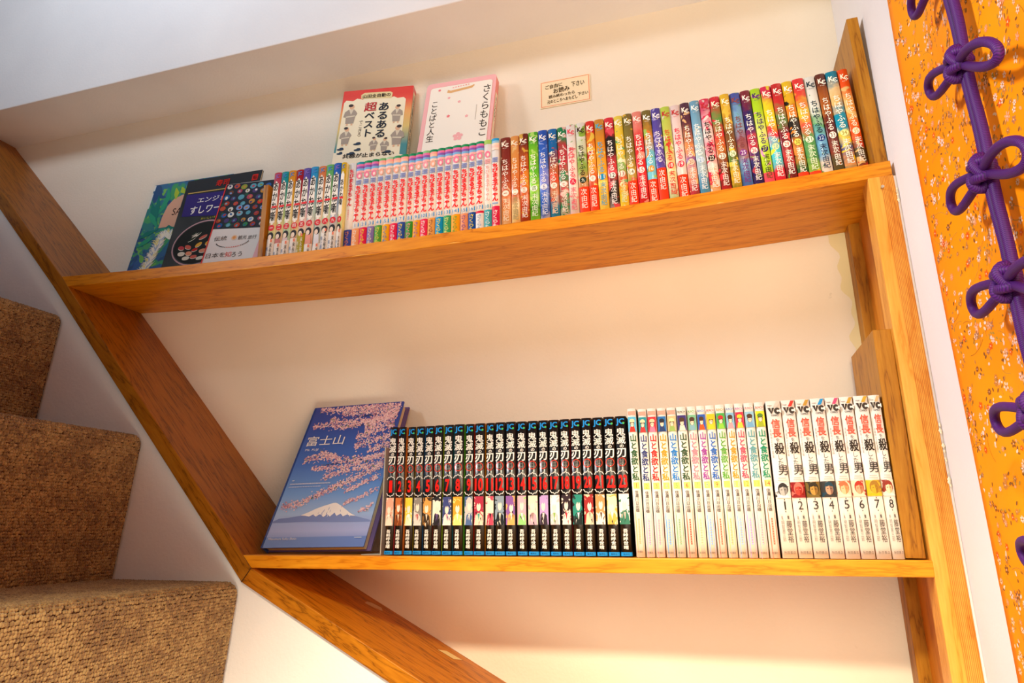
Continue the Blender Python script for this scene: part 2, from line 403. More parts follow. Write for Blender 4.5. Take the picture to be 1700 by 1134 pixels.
_cov = {}
def spine_profile(w):
    """gently round spine with rolled edges, left to right"""
    x = w / 2; r = min(.0020, w * .17); bg = .0011; xe = x - r
    L = [(-x, bg + r), (-x + r * .13, bg + r * .5), (-x + r * .5, bg + r * .13)]
    M = [(xe * q, bg * q * q) for q in (-1, -.75, -.5, -.25, 0, .25, .5, .75, 1)]
    return L + M + [(-a, b) for a, b in L[::-1]]
def cover_mesh(w, h, d):
    k = (round(w, 4), h, d)
    if k in _cov: return _cov[k]
    w = k[0]; x = w / 2; t = 0.0005; r = min(0.0022, w * 0.2)
    sec = spine_profile(w)
    outer = [(-x, d)] + sec + [(x, d)]
    inner = [(-x + t, d), (-x + t, r * 1.6), (-x + r + t, r * 0.8 + t)]
    inner = inner + [(-a, b) for a, b in inner[::-1]]
    n, m = len(outer), len(inner)
    ring = outer + inner[::-1]; N = len(ring)
    v = [(a, b, 0) for a, b in ring] + [(a, b, h) for a, b in ring]
    f, mi = [], []
    for i in range(N):
        j = (i + 1) % N
        f.append((i, j, j + N, i + N)); mi.append(0 if 1 <= i < n - 2 else 1)
    f.append(tuple(range(N - 1, -1, -1))); mi.append(1)
    f.append(tuple(range(N, 2 * N))); mi.append(1)
    me = mesh('cover', v, f, [None, None], mi)
    for p in me.polygons:
        if p.material_index == 0: p.use_smooth = True
    b = bpy.data.meshes.new('page_block')
    y0, y1, xx, z0, z1 = r * 0.8 + 0.0022, d - 0.0015, x - 0.0006, 0.0006, h - 0.0006
    vv = [(-xx, y0, z0), (xx, y0, z0), (xx, y1, z0), (-xx, y1, z0), (-xx, y0, z1), (xx, y0, z1), (xx, y1, z1), (-xx, y1, z1)]
    b.from_pydata(vv, [], [(3, 2, 1, 0), (4, 5, 6, 7), (0, 1, 5, 4), (1, 2, 6, 5), (2, 3, 7, 6), (3, 0, 4, 7)]); b.materials.append(M_PAGES)
    _cov[k] = (me, b); return _cov[k]
t = NT('paper_edges'); c = t.coords(scale=(1800, 1, 1)); nz = t.n('ShaderNodeTexNoise', i_Scale=1.0, i_Detail=1.0); t.l(c, nz.inputs['Vector'])
rr = t.ramp([(0.3, '#cdbf9c'), (0.7, '#efe6cf')]); t.l(nz.outputs[0], rr.inputs[0]); t.l(rr.outputs[0], t.b.inputs['Base Color']); M_PAGES = t.set(0.9, 0.1)

def comic(label, group, xb, w, h, d, yf, zb, lean, spine, side, prints):
    """one paperback: cover with spine and boards, page block, and what is printed on the spine as parts"""
    root = empty('comic_book', (xb, yf, zb), (0, lean, 0)); tag(root, label, 'book', group)
    cm, pb = cover_mesh(w, h, d)
    c = link('cover', cm, root)
    for i, m in ((0, spine), (1, side)):
        c.material_slots[i].link = 'OBJECT'; c.material_slots[i].material = m
    link('page_block', pb, root)
    lay = 0
    for pr in prints:
        lay += 1; y = -0.00012 - 0.00009 * lay; k = pr[0]
        if k == 't':      # name, string, cx(frac), ztop, zbot (from the head), width(frac), material, vertical, bold
            _, nm, s, cx, zt, zb_, ww, m, vert, bold = pr
            text(nm, s, root, cx * w, h - zb_, ww * w, zb_ - zt, m, y, vert, bold)
        elif k == 'r':    # rectangle
            _, nm, x0, x1, zt, zb_, m = pr
            z1, z0 = h - zt, max(h - zb_, 0.0004)
            e = 0.06
            if x1 - x0 > 0.9:  # wraps over the rounded edge of the spine
                sec = [(a * 1.006, b) for a, b in spine_profile(w)]
                vv = [(a, b, z0) for a, b in sec] + [(a, b, z1) for a, b in sec]; n = len(sec)
                o = link(nm, mesh(nm, vv, [(i, i + 1, i + 1 + n, i + n) for i in range(n - 1)], [None], smooth=True), root, (0, y, 0))
            else:
                o = link(nm, mesh(nm, [(x0 * w, 0, z0), (x1 * w, 0, z0), (x1 * w, 0, z1), (x0 * w, 0, z1)], [(0, 1, 2, 3)], [None]), root, (0, y, 0))
            setmat(o, m)
        elif k == 'e':    # disc
            _, nm, cx, zc, rx, rz, m = pr
            o = flat(nm, [(ell(cx * w, h - zc, rx, rz, 22), 0)], [m], root, y)
        elif k == 'p':    # free polygons (x fraction, z from head), several materials
            _, nm, polys, mats = pr
            flat(nm, [([(a * w, h - b) for a, b in q], i) for q, i in polys], mats, root, y)
    return root

WHITE, CREAM, BLACK = plain('#f6f2ea', 0.35), plain('#f2e4cc', 0.35), plain('#181412', 0.35)
KAN = '一二三四五六七八九十'

# ---------------------------------------------------------------- upper shelf: flower-patterned row
# n: (head..foot colours, blotches, title, disc, number, author, band colour or None, band top from head)
CH = {
 1: (['#8a2a1c', '#8c2c1c', '#b04a2c', '#d8703c', '#f0a868', '#f4c890'], [('#e8c0a0', .66, 90)], '#f4e8dc', '#f6ead8', '#b05030', '#f8e0c0', None, 'dark red'),
 2: (['#f0a050', '#ec9848', '#d87838', '#c86030', '#f4dca0', '#f4d080'], [('#f8c880', .63, 60)], '#f8e8d0', '#f8f0e0', '#d89050', '#b0a070', None, 'pale orange'),
 3: (['#7a2814', '#c85818', '#e88828', '#d86820', '#c84818', '#983014'], [('#e8b040', .64, 70), ('#c04018', .66, 60)], '#f4e8dc', '#f4e4d4', '#b05020', '#f6e8dc', None, 'russet'),
 4: (['#58b828', '#8cd828', '#60c020', '#9ce040', '#48a820', '#7cd030'], [('#c0f070', .62, 80), ('#2c6a18', .70, 70)], '#f8f8e8', '#f4f8e8', '#308018', '#eef8d8', None, 'bright green'),
 5: (['#2858c0', '#3868d0', '#5878d8', '#8890e0', '#4070d8', '#2860c8', '#f4ece4'], [('#90a8f0', .65, 80)], '#f0f0f8', '#f0ecf4', '#6878c0', '#e4e8f8', None, 'blue'),
 6: (['#1870b8', '#1868a8', '#a85028', '#c8683c', '#c87850', '#1888b0', '#1080a8'], [('#e05030', .64, 60), ('#f0d8c0', .70, 90)], '#f6ece0', '#f4ecdc', '#b06840', '#f4d8b8', None, 'blue and brown'),
 7: (['#188850', '#c02c38', '#d03040', '#208858', '#d84050', '#289060', '#f0c8b8'], [('#1c9058', .60, 75), ('#f4c4bc', .64, 85)], '#f8f0e8', '#f8ece0', '#c03038', '#f6ead8', None, 'green and red'),
 8: (['#f4ece4', '#f4e8dc', '#f2e0d4', '#f0dcd4', '#d8d8c4', '#f2d0d0'], [('#f09090', .66, 80), ('#a8c090', .70, 90)], '#e04058', '#d82848', '#f8ece8', '#e87080', None, 'pale pink'),
 9: (['#f2ece0', '#d8e0b8', '#88b048', '#c89058', '#a86838', '#584028'], [('#98c040', .62, 70), ('#f0e8dc', .66, 80)], '#38281c', '#24382c', '#e8e8d8', '#f8ece0', ('#f43c14', .112), 'green and brown'),
 10: (['#e83020', '#f09028', '#f0b040', '#d85828', '#903858', '#984868'], [('#f8d050', .62, 70), ('#c82818', .64, 60)], '#f8f0e8', '#f8ece0', '#c04838', '#f8ece0', ('#f43c14', .112), 'red and purple'),
 11: (['#d89030', '#e89420', '#f0a428', '#f0b028', '#f4c838', '#f4d850'], [('#f8d860', .63, 70)], '#48a8d0', '#1c90c8', '#f4e8d0', '#60a8c0', None, 'gold'),
 12: (['#e83040', '#241c1c', '#201818', '#e04048', '#281c1c', '#1c1818', '#f0e0e0'], [('#f05060', .62, 55)], '#f8f0ec', '#f4ece8', '#282020', '#f8f0ec', None, 'black and red'),
 13: (['#f4dc50', '#f4d030', '#f0d048', '#88b868', '#d8482c', '#f4d430', '#f0e050'], [('#f8f0c0', .64, 80), ('#70b070', .68, 70)], '#f6f0dc', '#f4e8d8', '#a83028', '#d8e8b0', None, 'yellow'),
 14: (['#807030', '#887834', '#908038', '#c0a040', '#988038', '#a89040'], [('#d82828', .68, 45), ('#e8b830', .66, 60)], '#f8f4e8', '#f6f0e0', '#786830', '#f8f0e4', ('#f43c14', .115), 'olive'),
 15: (['#f49080', '#e84848', '#d82028', '#d81c28', '#dc2430', '#d41c28'], [('#f0a090', .70, 70)], '#fcf0ec', '#fcf0ec', '#d82030', '#fcf0ec', None, 'crimson'),
 16: (['#807030', '#e8a030', '#68c8e0', '#70cce8', '#78d0e8', '#c8a048'], [('#a8d060', .66, 70), ('#f08838', .69, 60)], '#f0f8fc', '#f09838', '#fcf4e0', '#f8f0e4', ('#f43c14', .118), 'sky blue'),
 17: (['#5848a8', '#6858b0', '#5040a0', '#6050b0', '#5848a8'], [('#b0a8e0', .62, 110), ('#e0b040', .71, 80)], '#f0ecf8', '#f0ecf8', '#5040a0', '#f8ece4', ('#f43c14', .102), 'violet'),
 18: (['#c8e050', '#d0d860', '#b8cc40', '#e0c890', '#f0e0a0', '#e8f0d0', '#88c040'], [('#e06040', .68, 80), ('#f4f0d0', .66, 70)], '#d82828', '#e02828', '#f8ece0', '#d84030', None, 'lime green'),
 19: (['#f8e0dc', '#f6dcd8', '#f4d8d4', '#f8dcd8'], [('#f0b0b0', .70, 90)], '#e83050', '#e83050', '#fcf0ec', '#f8ece4', ('#f43c14', .118), 'pale rose'),
 20: (['#583048', '#68303c', '#a86048', '#e89858', '#7850a0', '#f0b090', '#c84050', '#a03840'], [('#f4c080', .64, 70), ('#40804c', .69, 80)], '#f8f0e8', '#f4d8c0', '#b06850', '#f8ece8', None, 'plum and orange'),
 21: (['#78b0d0', '#80b8d8', '#a8c8d8', '#b0c4c8', '#68a8d0', '#3898c8'], [('#e8e8dc', .66, 70), ('#40688c', .70, 80)], '#f4f8fc', '#d0e0f0', '#80a8d0', '#f4f8fc', None, 'powder blue'),
 22: (['#e85878', '#f4b8c0', '#f4e4e0', '#e86880', '#f8e0d8', '#f08828', '#f0d0a0'], [('#e83058', .60, 60), ('#f8f0e8', .63, 70)], '#241c1c', '#241c1c', '#f0e8d8', '#f8f4e8', None, 'pink blossom'),
 23: (['#d82838', '#50a850', '#d02838', '#c87838', '#703018', '#782418', '#d02030'], [('#e83040', .63, 55), ('#f0c060', .69, 70)], '#f8f0dc', '#f8f0e0', '#783020', '#f8e8dc', None, 'brown with red flowers'),
 24: (['#f4c428', '#d8a030', '#785020', '#804c20', '#508030', '#f0c030', '#406828'], [('#f4d048', .63, 60)], '#f8f8e0', '#e8f0d0', '#80a060', '#f8f0d0', None, 'yellow and brown'),
 25: (['#5060b8', '#80b8e0', '#90a8c8', '#905060', '#a06060', '#78a8d8', '#4878c8', '#4070c0'], [('#60a868', .68, 80)], '#884848', '#803890', '#f0e0f0', '#783888', None, 'lilac blue'),
 26: (['#882838', '#302468', '#282068', '#c83040', '#302870', '#281c60', '#2c2070'], [('#c04050', .66, 60), ('#88a048', .72, 110)], '#f8f0f0', '#f4ece8', '#c03040', '#f8f0ec', None, 'navy'),
 27: (['#b8e820', '#c0e828', '#e0e880', '#b8e020', '#b8e418', '#b4e018'], [('#f0a0c8', .66, 60), ('#f0f4d8', .68, 70)], '#40286c', '#382068', '#d0e838', '#485020', ('#ec4858', .138), 'lime with pink'),
 28: (['#e83058', '#f8e028', '#f4e020', '#e82838', '#40c8d8', '#48d0e0', '#e82840', '#e82038'], [('#f8e830', .64, 55)], '#fcf8ec', '#f0f0b0', '#70b8b8', '#fcf0ec', None, 'red yellow and cyan'),
 29: (['#d02828', '#d83030', '#589850', '#782028', '#7c2028', '#c83030', '#802428', '#702024'], [('#e04038', .64, 60), ('#60a050', .70, 70)], '#fcf4ec', '#f8f0e4', '#d02830', '#fcf4ec', None, 'maroon'),
 30: (['#f8cc20', '#e8b020', '#28241c', '#242018', '#e89030', '#38783c', '#28302c'], [('#e88828', .66, 55), ('#202018', .66, 50)], '#fcf8ec', '#f4e060', '#807020', '#f8f4e4', ('#f43c14', .148), 'black and yellow'),
 31: (['#f03838', '#f05038', '#f0d030', '#e85040', '#509850', '#489448', '#90c048', '#98c850'], [('#f0e040', .70, 60)], '#fcf0e8', '#f4f0d8', '#408840', '#e8f4d0', ('#f43c14', .150), 'red and leaf green'),
 32: (['#f4f4ec', '#f2f2e8', '#e8f0e8', '#60a868', '#68acd8', '#60a8d8', '#f4ece0', '#f4ece0'], [('#58a850', .68, 60)], '#203848', '#203878', '#b8d0e8', '#283050', None, 'white and light blue'),
 33: (['#682c1c', '#a8561c', '#b0601c', '#5c1c18', '#581818', '#8c3018', '#58502c', '#504c28'], [('#c87828', .68, 60)], '#fcf4e8', '#fcf4e8', '#682018', '#f8f0e0', None, 'dark brown'),
 34: (['#0888a8', '#f8d8a0', '#f4c070', '#0c90b0', '#0890b0', '#f0d030', '#2c4480', '#f0a860', '#48806c'], [('#f8d020', .68, 55)], '#fcf8ec', '#f8f0a0', '#a89840', '#fcf8ec', None, 'teal'),
 35: (['#fc5818', '#f85818', '#f8b868', '#f8a850', '#f86020', '#f05818', '#584c30', '#605038', '#e02c20'], [('#f8c880', .66, 60), ('#e83020', .69, 60)], '#fcf4dc', '#fcf4dc', '#d8a850', '#fcf4e8', None, 'vivid orange'),
}
CHX = [-0.0204, -0.0037, 0.0109, 0.0262, 0.0425, 0.0579, 0.0731, 0.0881, 0.1031, 0.1189, 0.1327, 0.1479, 0.1628, 0.1768, 0.191, 0.2056, 0.2196, 0.2336, 0.2477, 0.2625, 0.2765, 0.2906, 0.3055, 0.3202, 0.3338, 0.349, 0.363, 0.3772, 0.3918, 0.4063, 0.4206, 0.4363, 0.4514, 0.4649, 0.4806, 0.4942]
H1 = 0.1755
for n in range(1, 36):
    cols, blots, tc, dc, nc, ac, bandc, word = CH[n]
    w = (CHX[n] - CHX[n - 1]) * 0.965
    xt = (CHX[n] + CHX[n - 1]) / 2; xb = xt - slope(xt) * -H1; lean = -slope(xb)
    xb = xt + slope(xt) * H1
    sp = art('jacket_art', even(cols), H1, 70, 0.28, blots, seed=n * 1.37)
    sd = plain(cols[len(cols) // 2], 0.3)
    pr = [('t', 'publisher_mark', 'K', -.14, .0080, .0160, .40, plain(tc if n not in (18, 19, 22) else '#b83038', .35), False, .03), ('t', 'publisher_mark', 'C', .20, .0112, .0182, .36, plain(tc if n not in (18, 19, 22) else '#b83038', .35), False, .03), ('e', 'mark_dot', .22, .0147, w * .05, .0008, plain(tc if n not in (18, 19, 22) else '#b83038', .35)),
          ('t', 'small_print', 'BE LOVE', 0.0, .0192, .0204, .44, plain(tc, .35), False, 0)]
    if bandc: pr.append(('r', 'paper_band', -.5, .5, bandc[1], H1, plain(bandc[0], .35)))
    pr += [('t', 'title_lettering', 'ちはやふる', -0.02, .040, .0925, .66, plain(tc, .35), True, .012)]
    if not (n == 17):
        pr += [('e', 'number_disc', 0.0, .1005, w * .34, .0052, plain(dc, .35)),
               ('t', 'volume_number', KAN[n - 1] if n <= 10 else str(n), 0.0, .0972, .1038, .34 if n <= 10 else .44, plain(nc, .35), False, .01)]
    au, z0 = ('末次由紀', .1095) if not bandc else ('次由紀', bandc[1] + .0035) if bandc[1] < .13 else ('末次由紀', .109)
    pr += [('t', 'author_lettering', au, 0.02, z0, z0 + .0108 * len(au) if bandc and bandc[1] < .13 else .148, .60, plain(ac, .35), True, .008)]
    lab = f'{word} flower-patterned comic volume {n} with flowing script title on the upper shelf'
    comic(lab, 'flower-patterned comics on the upper shelf', xb, w, H1, 0.113, 0.0445 + random.uniform(-.0015, .0015), zs(xb) + .0004, lean, sp, sd, pr)

# ---------------------------------------------------------------- upper shelf: red-lettered white row
MX = [-0.2938, -0.2789, -0.2643, -0.2503, -0.2368, -0.2234, -0.2094, -0.1956, -0.1818, -0.169, -0.1555, -0.1425, -0.1294, -0.1158, -0.1022, -0.0873, -0.0741, -0.0612, -0.0475, -0.0343, -0.0215]
MK = [('#3a48a0', '#f08838', 'indigo'), ('#f8a468', '#fdf0d8', 'peach'), ('#e8184c', '#f8e030', 'crimson'), ('#8878b8', '#f8e8c0', 'lavender'), ('#58a838', '#f8e850', 'grass green'), ('#f8b000', '#2888c8', 'amber'), ('#f0184c', '#fdf0ec', 'scarlet'), ('#2850a8', '#f8e030', 'cobalt'), ('#38a030', '#f8909c', 'leaf green'), ('#f8a810', '#9068b0', 'marigold'), ('#f02858', '#fdf0ec', 'hot pink'), ('#f0a850', '#8a4838', 'tan'), ('#0098d0', '#f8e850', 'sky blue'), ('#40a868', '#f4ec80', 'jade'), ('#f8a800', '#58a840', 'orange'), ('#f09868', '#785098', 'salmon'), ('#0848a0', '#f8e030', 'navy'), ('#f4ece8', '#88b8d8', 'white and red'), ('#40a8b0', '#e8f8f4', 'teal'), ('#e01c4c', '#fdf0ec', 'rose red')]
CAP = ['#f0d8dc', '#1890a8', '#108858', '#108858', '#70b070', '#a0c8a0', '#409868', '#108858', '#108858', '#108858', '#80c080', '#108858', '#108858', '#108858', '#108858', '#109050', '#108858', '#108858', '#a0c860', '#2898d8']
M_MARU = plain('#f6efe8', 0.3)
def stripes(n):
    w = n in (4, 5, 6, 7, 11)
    return ['#f4b0b8', '#f8d8d0', '#c0d0e8'] if n == 0 else ['#8cc0e0', '#f4d8c8', '#f4c8c0', '#f4dcd0'] if n == 19 else ['#f8a8a0', '#f4c0a8', '#88b8e0', '#f4d8cc'] if w else ['#e070a8', '#8858b0', '#78b0e0', '#f4b8b8']
for n in range(20):
    w = (MX[n + 1] - MX[n]) * 0.985; xt = (MX[n] + MX[n + 1]) / 2; xb = xt + slope(xt) * H1
    bc, bt, word = MK[n]; pr = []
    if n not in (0,):
        if n != 18: pr.append(('r', 'head_band', -.5, .5, 0.0, .0045, plain(CAP[n], .3)))
        else: pr.append(('r', 'head_band', -.5, .5, 0.0, .0075, plain(CAP[n], .3)))
        if n != 18:
            for i, sc in enumerate(stripes(n)):
                pr.append(('r', 'stripe', -.5, .5, .0045 + .0042 * i, .0087 + .0042 * i, plain(sc, .3)))
        if n != 19:
            pk = '#f080a0' if n in (1, 2, 3, 8, 12, 13, 14, 16, 17, 18) else '#f4b098' if n in (4, 5, 6, 7, 9, 11) else '#f4a0b0'
            pr.append(('e', 'pink_emblem', 0.0, .0265, w * .36, .0062, plain(pk, .3)))
            pr.append(('e', 'emblem_centre', 0.05, .0275, w * .16, .0030, plain('#f8e0d8', .3)))
        for i in range(3):
            pr.append(('r', 'imprint_line', -.36, .36, .0355 + .0030 * i, .0375 + .0030 * i, plain('#8090c8' if n != 18 else '#e8a0a8', .3)))
    thin = n in (0, 18)
    tcol = '#e02838' if n == 0 else '#f09088' if n == 18 else '#f02020'
    z0, z1 = (.012, .082) if n == 0 else (.047, .110) if n == 18 else (.046, .113)
    pr.append(('t', 'title_lettering', 'ちびまる子ちゃん', 0.0, z0, z1, .56 if thin else .84, plain(tcol, .3), True, .0 if n == 18 else .05))
    if n == 0:
        pr.append(('t', 'small_print', '映画特別版', -0.05, .088, .108, .2, plain('#e8909c', .3), True, 0))
        pr.append(('r', 'author_panel', -.5, .5, .1255, H1, plain(bc, .3)))
    elif n == 19:
        pr.append(('r', 'imprint_line', -.38, .38, .1155, .1180, plain('#90b0d8', .3)))
        pr.append(('r', 'author_panel', -.5, .5, .1215, H1, plain(bc, .3)))
    else:
        nb = '#2890d0' if n != 18 else '#70b0c0'
        pr.append(('t', 'volume_number', str(n), -.06, .1165, .1222, .30 if n < 10 else .5, plain(nb, .3), False, .0))
        pr.append(('r', 'number_bar', .32, .46, .1160, .1228, plain(nb, .3)))
        pr.append(('r', 'author_panel', -.5, .5, .1255, H1, plain(bc, .3)))
        if n == 17: pr.append(('r', 'panel_head', -.5, .5, .1255, .1295, plain('#e01c40', .3)))
    pr.append(('t', 'author_lettering', 'さくらももこ', -.02, .1285 if n != 17 else .1315, .1735, .62, plain(bt, .3), True, .014))
    lab = f'white comic with red cartoon lettering over a {word} foot panel'
    if 1 <= n <= 18: lab = f'white comic numbered {n} in blue with cartoon lettering over a {word} foot panel'
    comic(lab, 'white comics with red lettering on the upper shelf', xb, w, H1, 0.113, 0.0430 + random.uniform(-.001, .001), zs(xb) + .0004, -slope(xb), M_MARU, plain('#f0e4dc', .3), pr)

# ---------------------------------------------------------------- upper shelf: ten pastel comics with round red numbers
AX = [-0.4385, -0.4235, -0.4088, -0.3940, -0.3788, -0.3636, -0.3487, -0.3338, -0.3186, -0.304, -0.2945]
AK = [(['#d84860', '#f08878', '#f0c078', '#d8e0a8', '#a8c8b0'], 'coral'), (['#18a0a8', '#70c0a8', '#c8d890', '#f0d0b0', '#f0b8a8'], 'teal'), (['#f4a020', '#f8d048', '#f0e8b0', '#b8dcc0', '#c8e0d0'], 'amber'), (['#b81828', '#d84838', '#f0a870', '#f0d8a8', '#f0b898'], 'deep red'), (['#6858b0', '#a890c8', '#f0c8d0', '#f0d8c0', '#f0c8a8'], 'violet'), (['#30a0d8', '#88c8e0', '#c0e0e0', '#f0d0c0', '#f4b0a0'], 'sky blue'), (['#f08850', '#f8b080', '#f4d8b8', '#c8d8d8', '#e0d8c8'], 'orange'), (['#70c070', '#a8d890', '#d8e8b8', '#e0d0c0', '#d8b8b0'], 'green'), (['#2868c8', '#6890d8', '#a8c0e0', '#d8c8c0', '#c89888'], 'blue'), (['#f4c410', '#f8dc50', '#f4e8a0', '#c8d890', '#f0c8b8'], 'yellow')]
AOB = [.128, .1375, .134, .131, .124, .146, .1455, .120, .1285, .1245]
for i in range(10):
    n = i + 1; w = (AX[n] - AX[i]) * 0.97; xt = (AX[i] + AX[n]) / 2; xb = xt + slope(xt) * H1 * 0.6
    cols, word = AK[i]
    sp = art('jacket_art', even(cols), H1, 30, 0.08, [], seed=i + 50.5, rough=.3)
    ob = AOB[i]; obc = '#b0a010' if n == 5 else '#f2ece4'
    pr = [('t', 'publisher_mark', 'JC', 0.05, .004, .013, .55, plain('#3880d0' if n not in (1, 9, 5) else '#8060c0', .3), False, .03),
          ('p', 'title_plaque', [([(x * .40, .060 + z * .043) for x, z in ell(0, 0, 1, 1, 20, rot=.0)], 0), (rrect(-.36, .36, .022, .098, .0028 if False else .1 * .3, 3), 0)], [WHITE]),
          ('t', 'title_lettering', 'あかね噺', 0.0, .0195, .0945, .70, BLACK, True, .022),
          ('r', 'red_ribbon', -.30, .42, .0655, .0695, plain('#e82830', .3)),
          ('e', 'number_disc', 0.0, .1075, w * .40, .0058, plain('#d81c28', .3)),
          ('t', 'volume_number', KAN[i], 0.0, .1045, .1105, .44, WHITE, False, .01)]
    pm = art('portrait_print', even(['#2a2024', '#e8c8b8', ['#d89088', '#c87878', '#d8c0c8', '#c89078', '#d8a898', '#e89888', '#b8c8e0', '#c08070', '#d0b0a0', '#c86868'][i]]), .032, 130, .30, [], seed=i * 3.1)
    hair = plain('#221c20', .35); skin = plain('#f2dccb', .35); robe = plain(['#e09088', '#c87878', '#e0c8cc', '#c89078', '#d8a898', '#f0a090', '#e8e8f0', '#c08070', '#58504c', '#e06050'][i], .35)
    zt = .1155
    pr += [('p', 'portrait_print', [([(-.36, ob), (-.30, zt + .012), (.28, zt + .012), (.40, ob)], 2), ([(x * .40 + .02, zt + .0075 + z * .0072) for x, z in ell(0, 0, 1, 1, 16)], 0), ([(x * .24 - .06, zt + .0095 + z * .0048) for x, z in ell(0, 0, 1, 1, 14)], 1)], [hair, skin, robe]),
           ('r', 'paper_band', -.5, .5, ob, H1, plain(obc, .35))]
    tb = '#f4f0d8' if n == 5 else '#302828'
    pr += [('t', 'author_lettering', '末永裕樹', .18, ob + .008, ob + .008 + .036, .34, plain(tb, .35), True, .01),
           ('t', 'author_lettering', '馬上鷹将', -.27, ob + .014, ob + .014 + .034, .26, plain(tb if n == 5 else '#4868a0', .35), True, .0),
           ('r', 'credit_mark', .08, .30, ob + .0015, ob + .0068, plain('#f08060', .35))]
    comic(f'pastel comic with {word} head, brush-written title and round red number {n} beside the divider board' if n == 1 else f'pastel comic with {word} head, brush-written title and round red number {n}',
          'pastel comics with round red numbers', xb, w, H1, 0.113, 0.0355 + random.uniform(-.001, .001), zs(xb) + .0004, -slope(xb) * .6, sp, plain(cols[2], .3), pr)

# ---------------------------------------------------------------- lower shelf: black comics with red numbers
DX = [-0.1784, -0.1649, -0.1517, -0.1384, -0.124, -0.109, -0.0945, -0.0792, -0.063, -0.049, -0.0327, -0.0189, -0.0036, 0.0117, 0.0264, 0.0421, 0.0565, 0.0718, 0.0864, 0.1018, 0.1165, 0.1312, 0.1468, 0.1624]
DP = [['#f0a890', '#f4dcc8', '#f8f0e8'], ['#c87038', '#804020', '#f0d0b0'], ['#f0d040', '#f4e8c8', '#f0f0f0'], ['#908880', '#d8d0c8', '#d83038'], ['#e8a050', '#403020', '#e8d0b8'], ['#f0e8d8', '#282428', '#685080'], ['#404880', '#f0e0d8', '#e890a0'], ['#f0a030', '#f8e080', '#f8ead8'], ['#c8c4c0', '#506898', '#f0d8c8'], ['#b03048', '#f0d0b8', '#38988c'], ['#f0dcc8', '#d84860', '#282020'], ['#8898a8', '#202428', '#f4dcc8'], ['#8858a0', '#f0a860', '#f4e4d0'], ['#f0a8b8', '#90c878', '#f8f0e8'], ['#f0dcc0', '#c8a0b0', '#a08078'], ['#b898d0', '#382c38', '#f0dcd0'], ['#f4ece8', '#e8c0c0', '#80b050'], ['#302028', '#f4e0d0', '#c83848'], ['#288878', '#1c2424', '#f0f0ec'], ['#a02828', '#f0c8a8', '#989490'], ['#c89058', '#f0e4d4', '#604030'], ['#f0e0b8', '#e0b050', '#f4ece0'], ['#f4ece0', '#387860', '#d8b0a0']]
PW = ['peach', 'rust brown', 'lemon yellow', 'grey and red', 'amber and black', 'beige and black', 'indigo', 'bright orange', 'silver blue', 'wine red', 'cream and pink', 'steel grey', 'violet', 'pink and green', 'sand', 'lilac', 'pale white', 'dark plum', 'jade green', 'brick red', 'ochre', 'pale gold', 'white and forest green']
SIDE = ['#b04040', '#c07030', '#e0b020', '#3080c8', '#c83028', '#98b020', '#288098', '#50a030', '#d83818', '#d88820', '#281c1c', '#202028', '#302838', '#301c20', '#28201c', '#242028', '#2c2020', '#b03030', '#1c2828', '#402020', '#302418', '#38301c', '#201c1c']
t = NT('black_spine'); t.b.inputs['Base Color'].default_value = lin('#120f0e'); M_BLK = t.set(0.34, 0.5, Coat_Weight=0.6, Coat_Roughness=0.2)
def figure(i, c, z0, z1):
    """a plain little printed half-figure, no likeness: garment, hair, face, collar"""
    rg = random.Random(i * 17 + int(z0 * 1e4)); H = z1 - z0; o = rg.uniform(-.10, .10); k = rg.uniform(.85, 1.15)
    P = lambda pts: [(max(-.44, min(.44, o + a)), z0 + b * H) for a, b in pts]
    hz = rg.uniform(.26, .38)
    polys = [(P([(-.42, 1), (-.30, .66), (-.08, .58), (.10, .58), (.34, .68), (.44, 1)]), 1),
             (P([(a * .32 * k, hz + b * .25) for a, b in ell(0, 0, 1, 1, 16)]), 0),
             (P([(a * .20, hz + .07 + b * .17) for a, b in ell(0, 0, 1, 1, 14)]), 3),
             (P([(-.24, hz - .10), (-.05, hz - .17), (.22, hz - .10), (.20, hz + .02), (.10, hz - .05), (.02, hz + .03), (-.08, hz - .05), (-.20, hz + .04)]), 0),
             (P([(-.10, .60), (.12, .60), (.02, .84)]), 2)]
    for q in range(4):
        a, b = rg.uniform(-.35, .35), rg.uniform(.55, .95); polys.append((P([(a, b), (a + .10, b - .05), (a + rg.uniform(-.1, .2), b + .12)]), rg.choice([0, 2, 4])))
    return ('p', 'figure_print', polys, [plain(c[0], .3), plain(c[1], .3), plain(c[2], .3), plain('#f4dfcc', .3), plain('#2a2224', .3)])
GREY, RED, BLUE = plain('#d8d4d0', .3), plain('#ee1c14', .3), plain('#1b8fe0', .3)
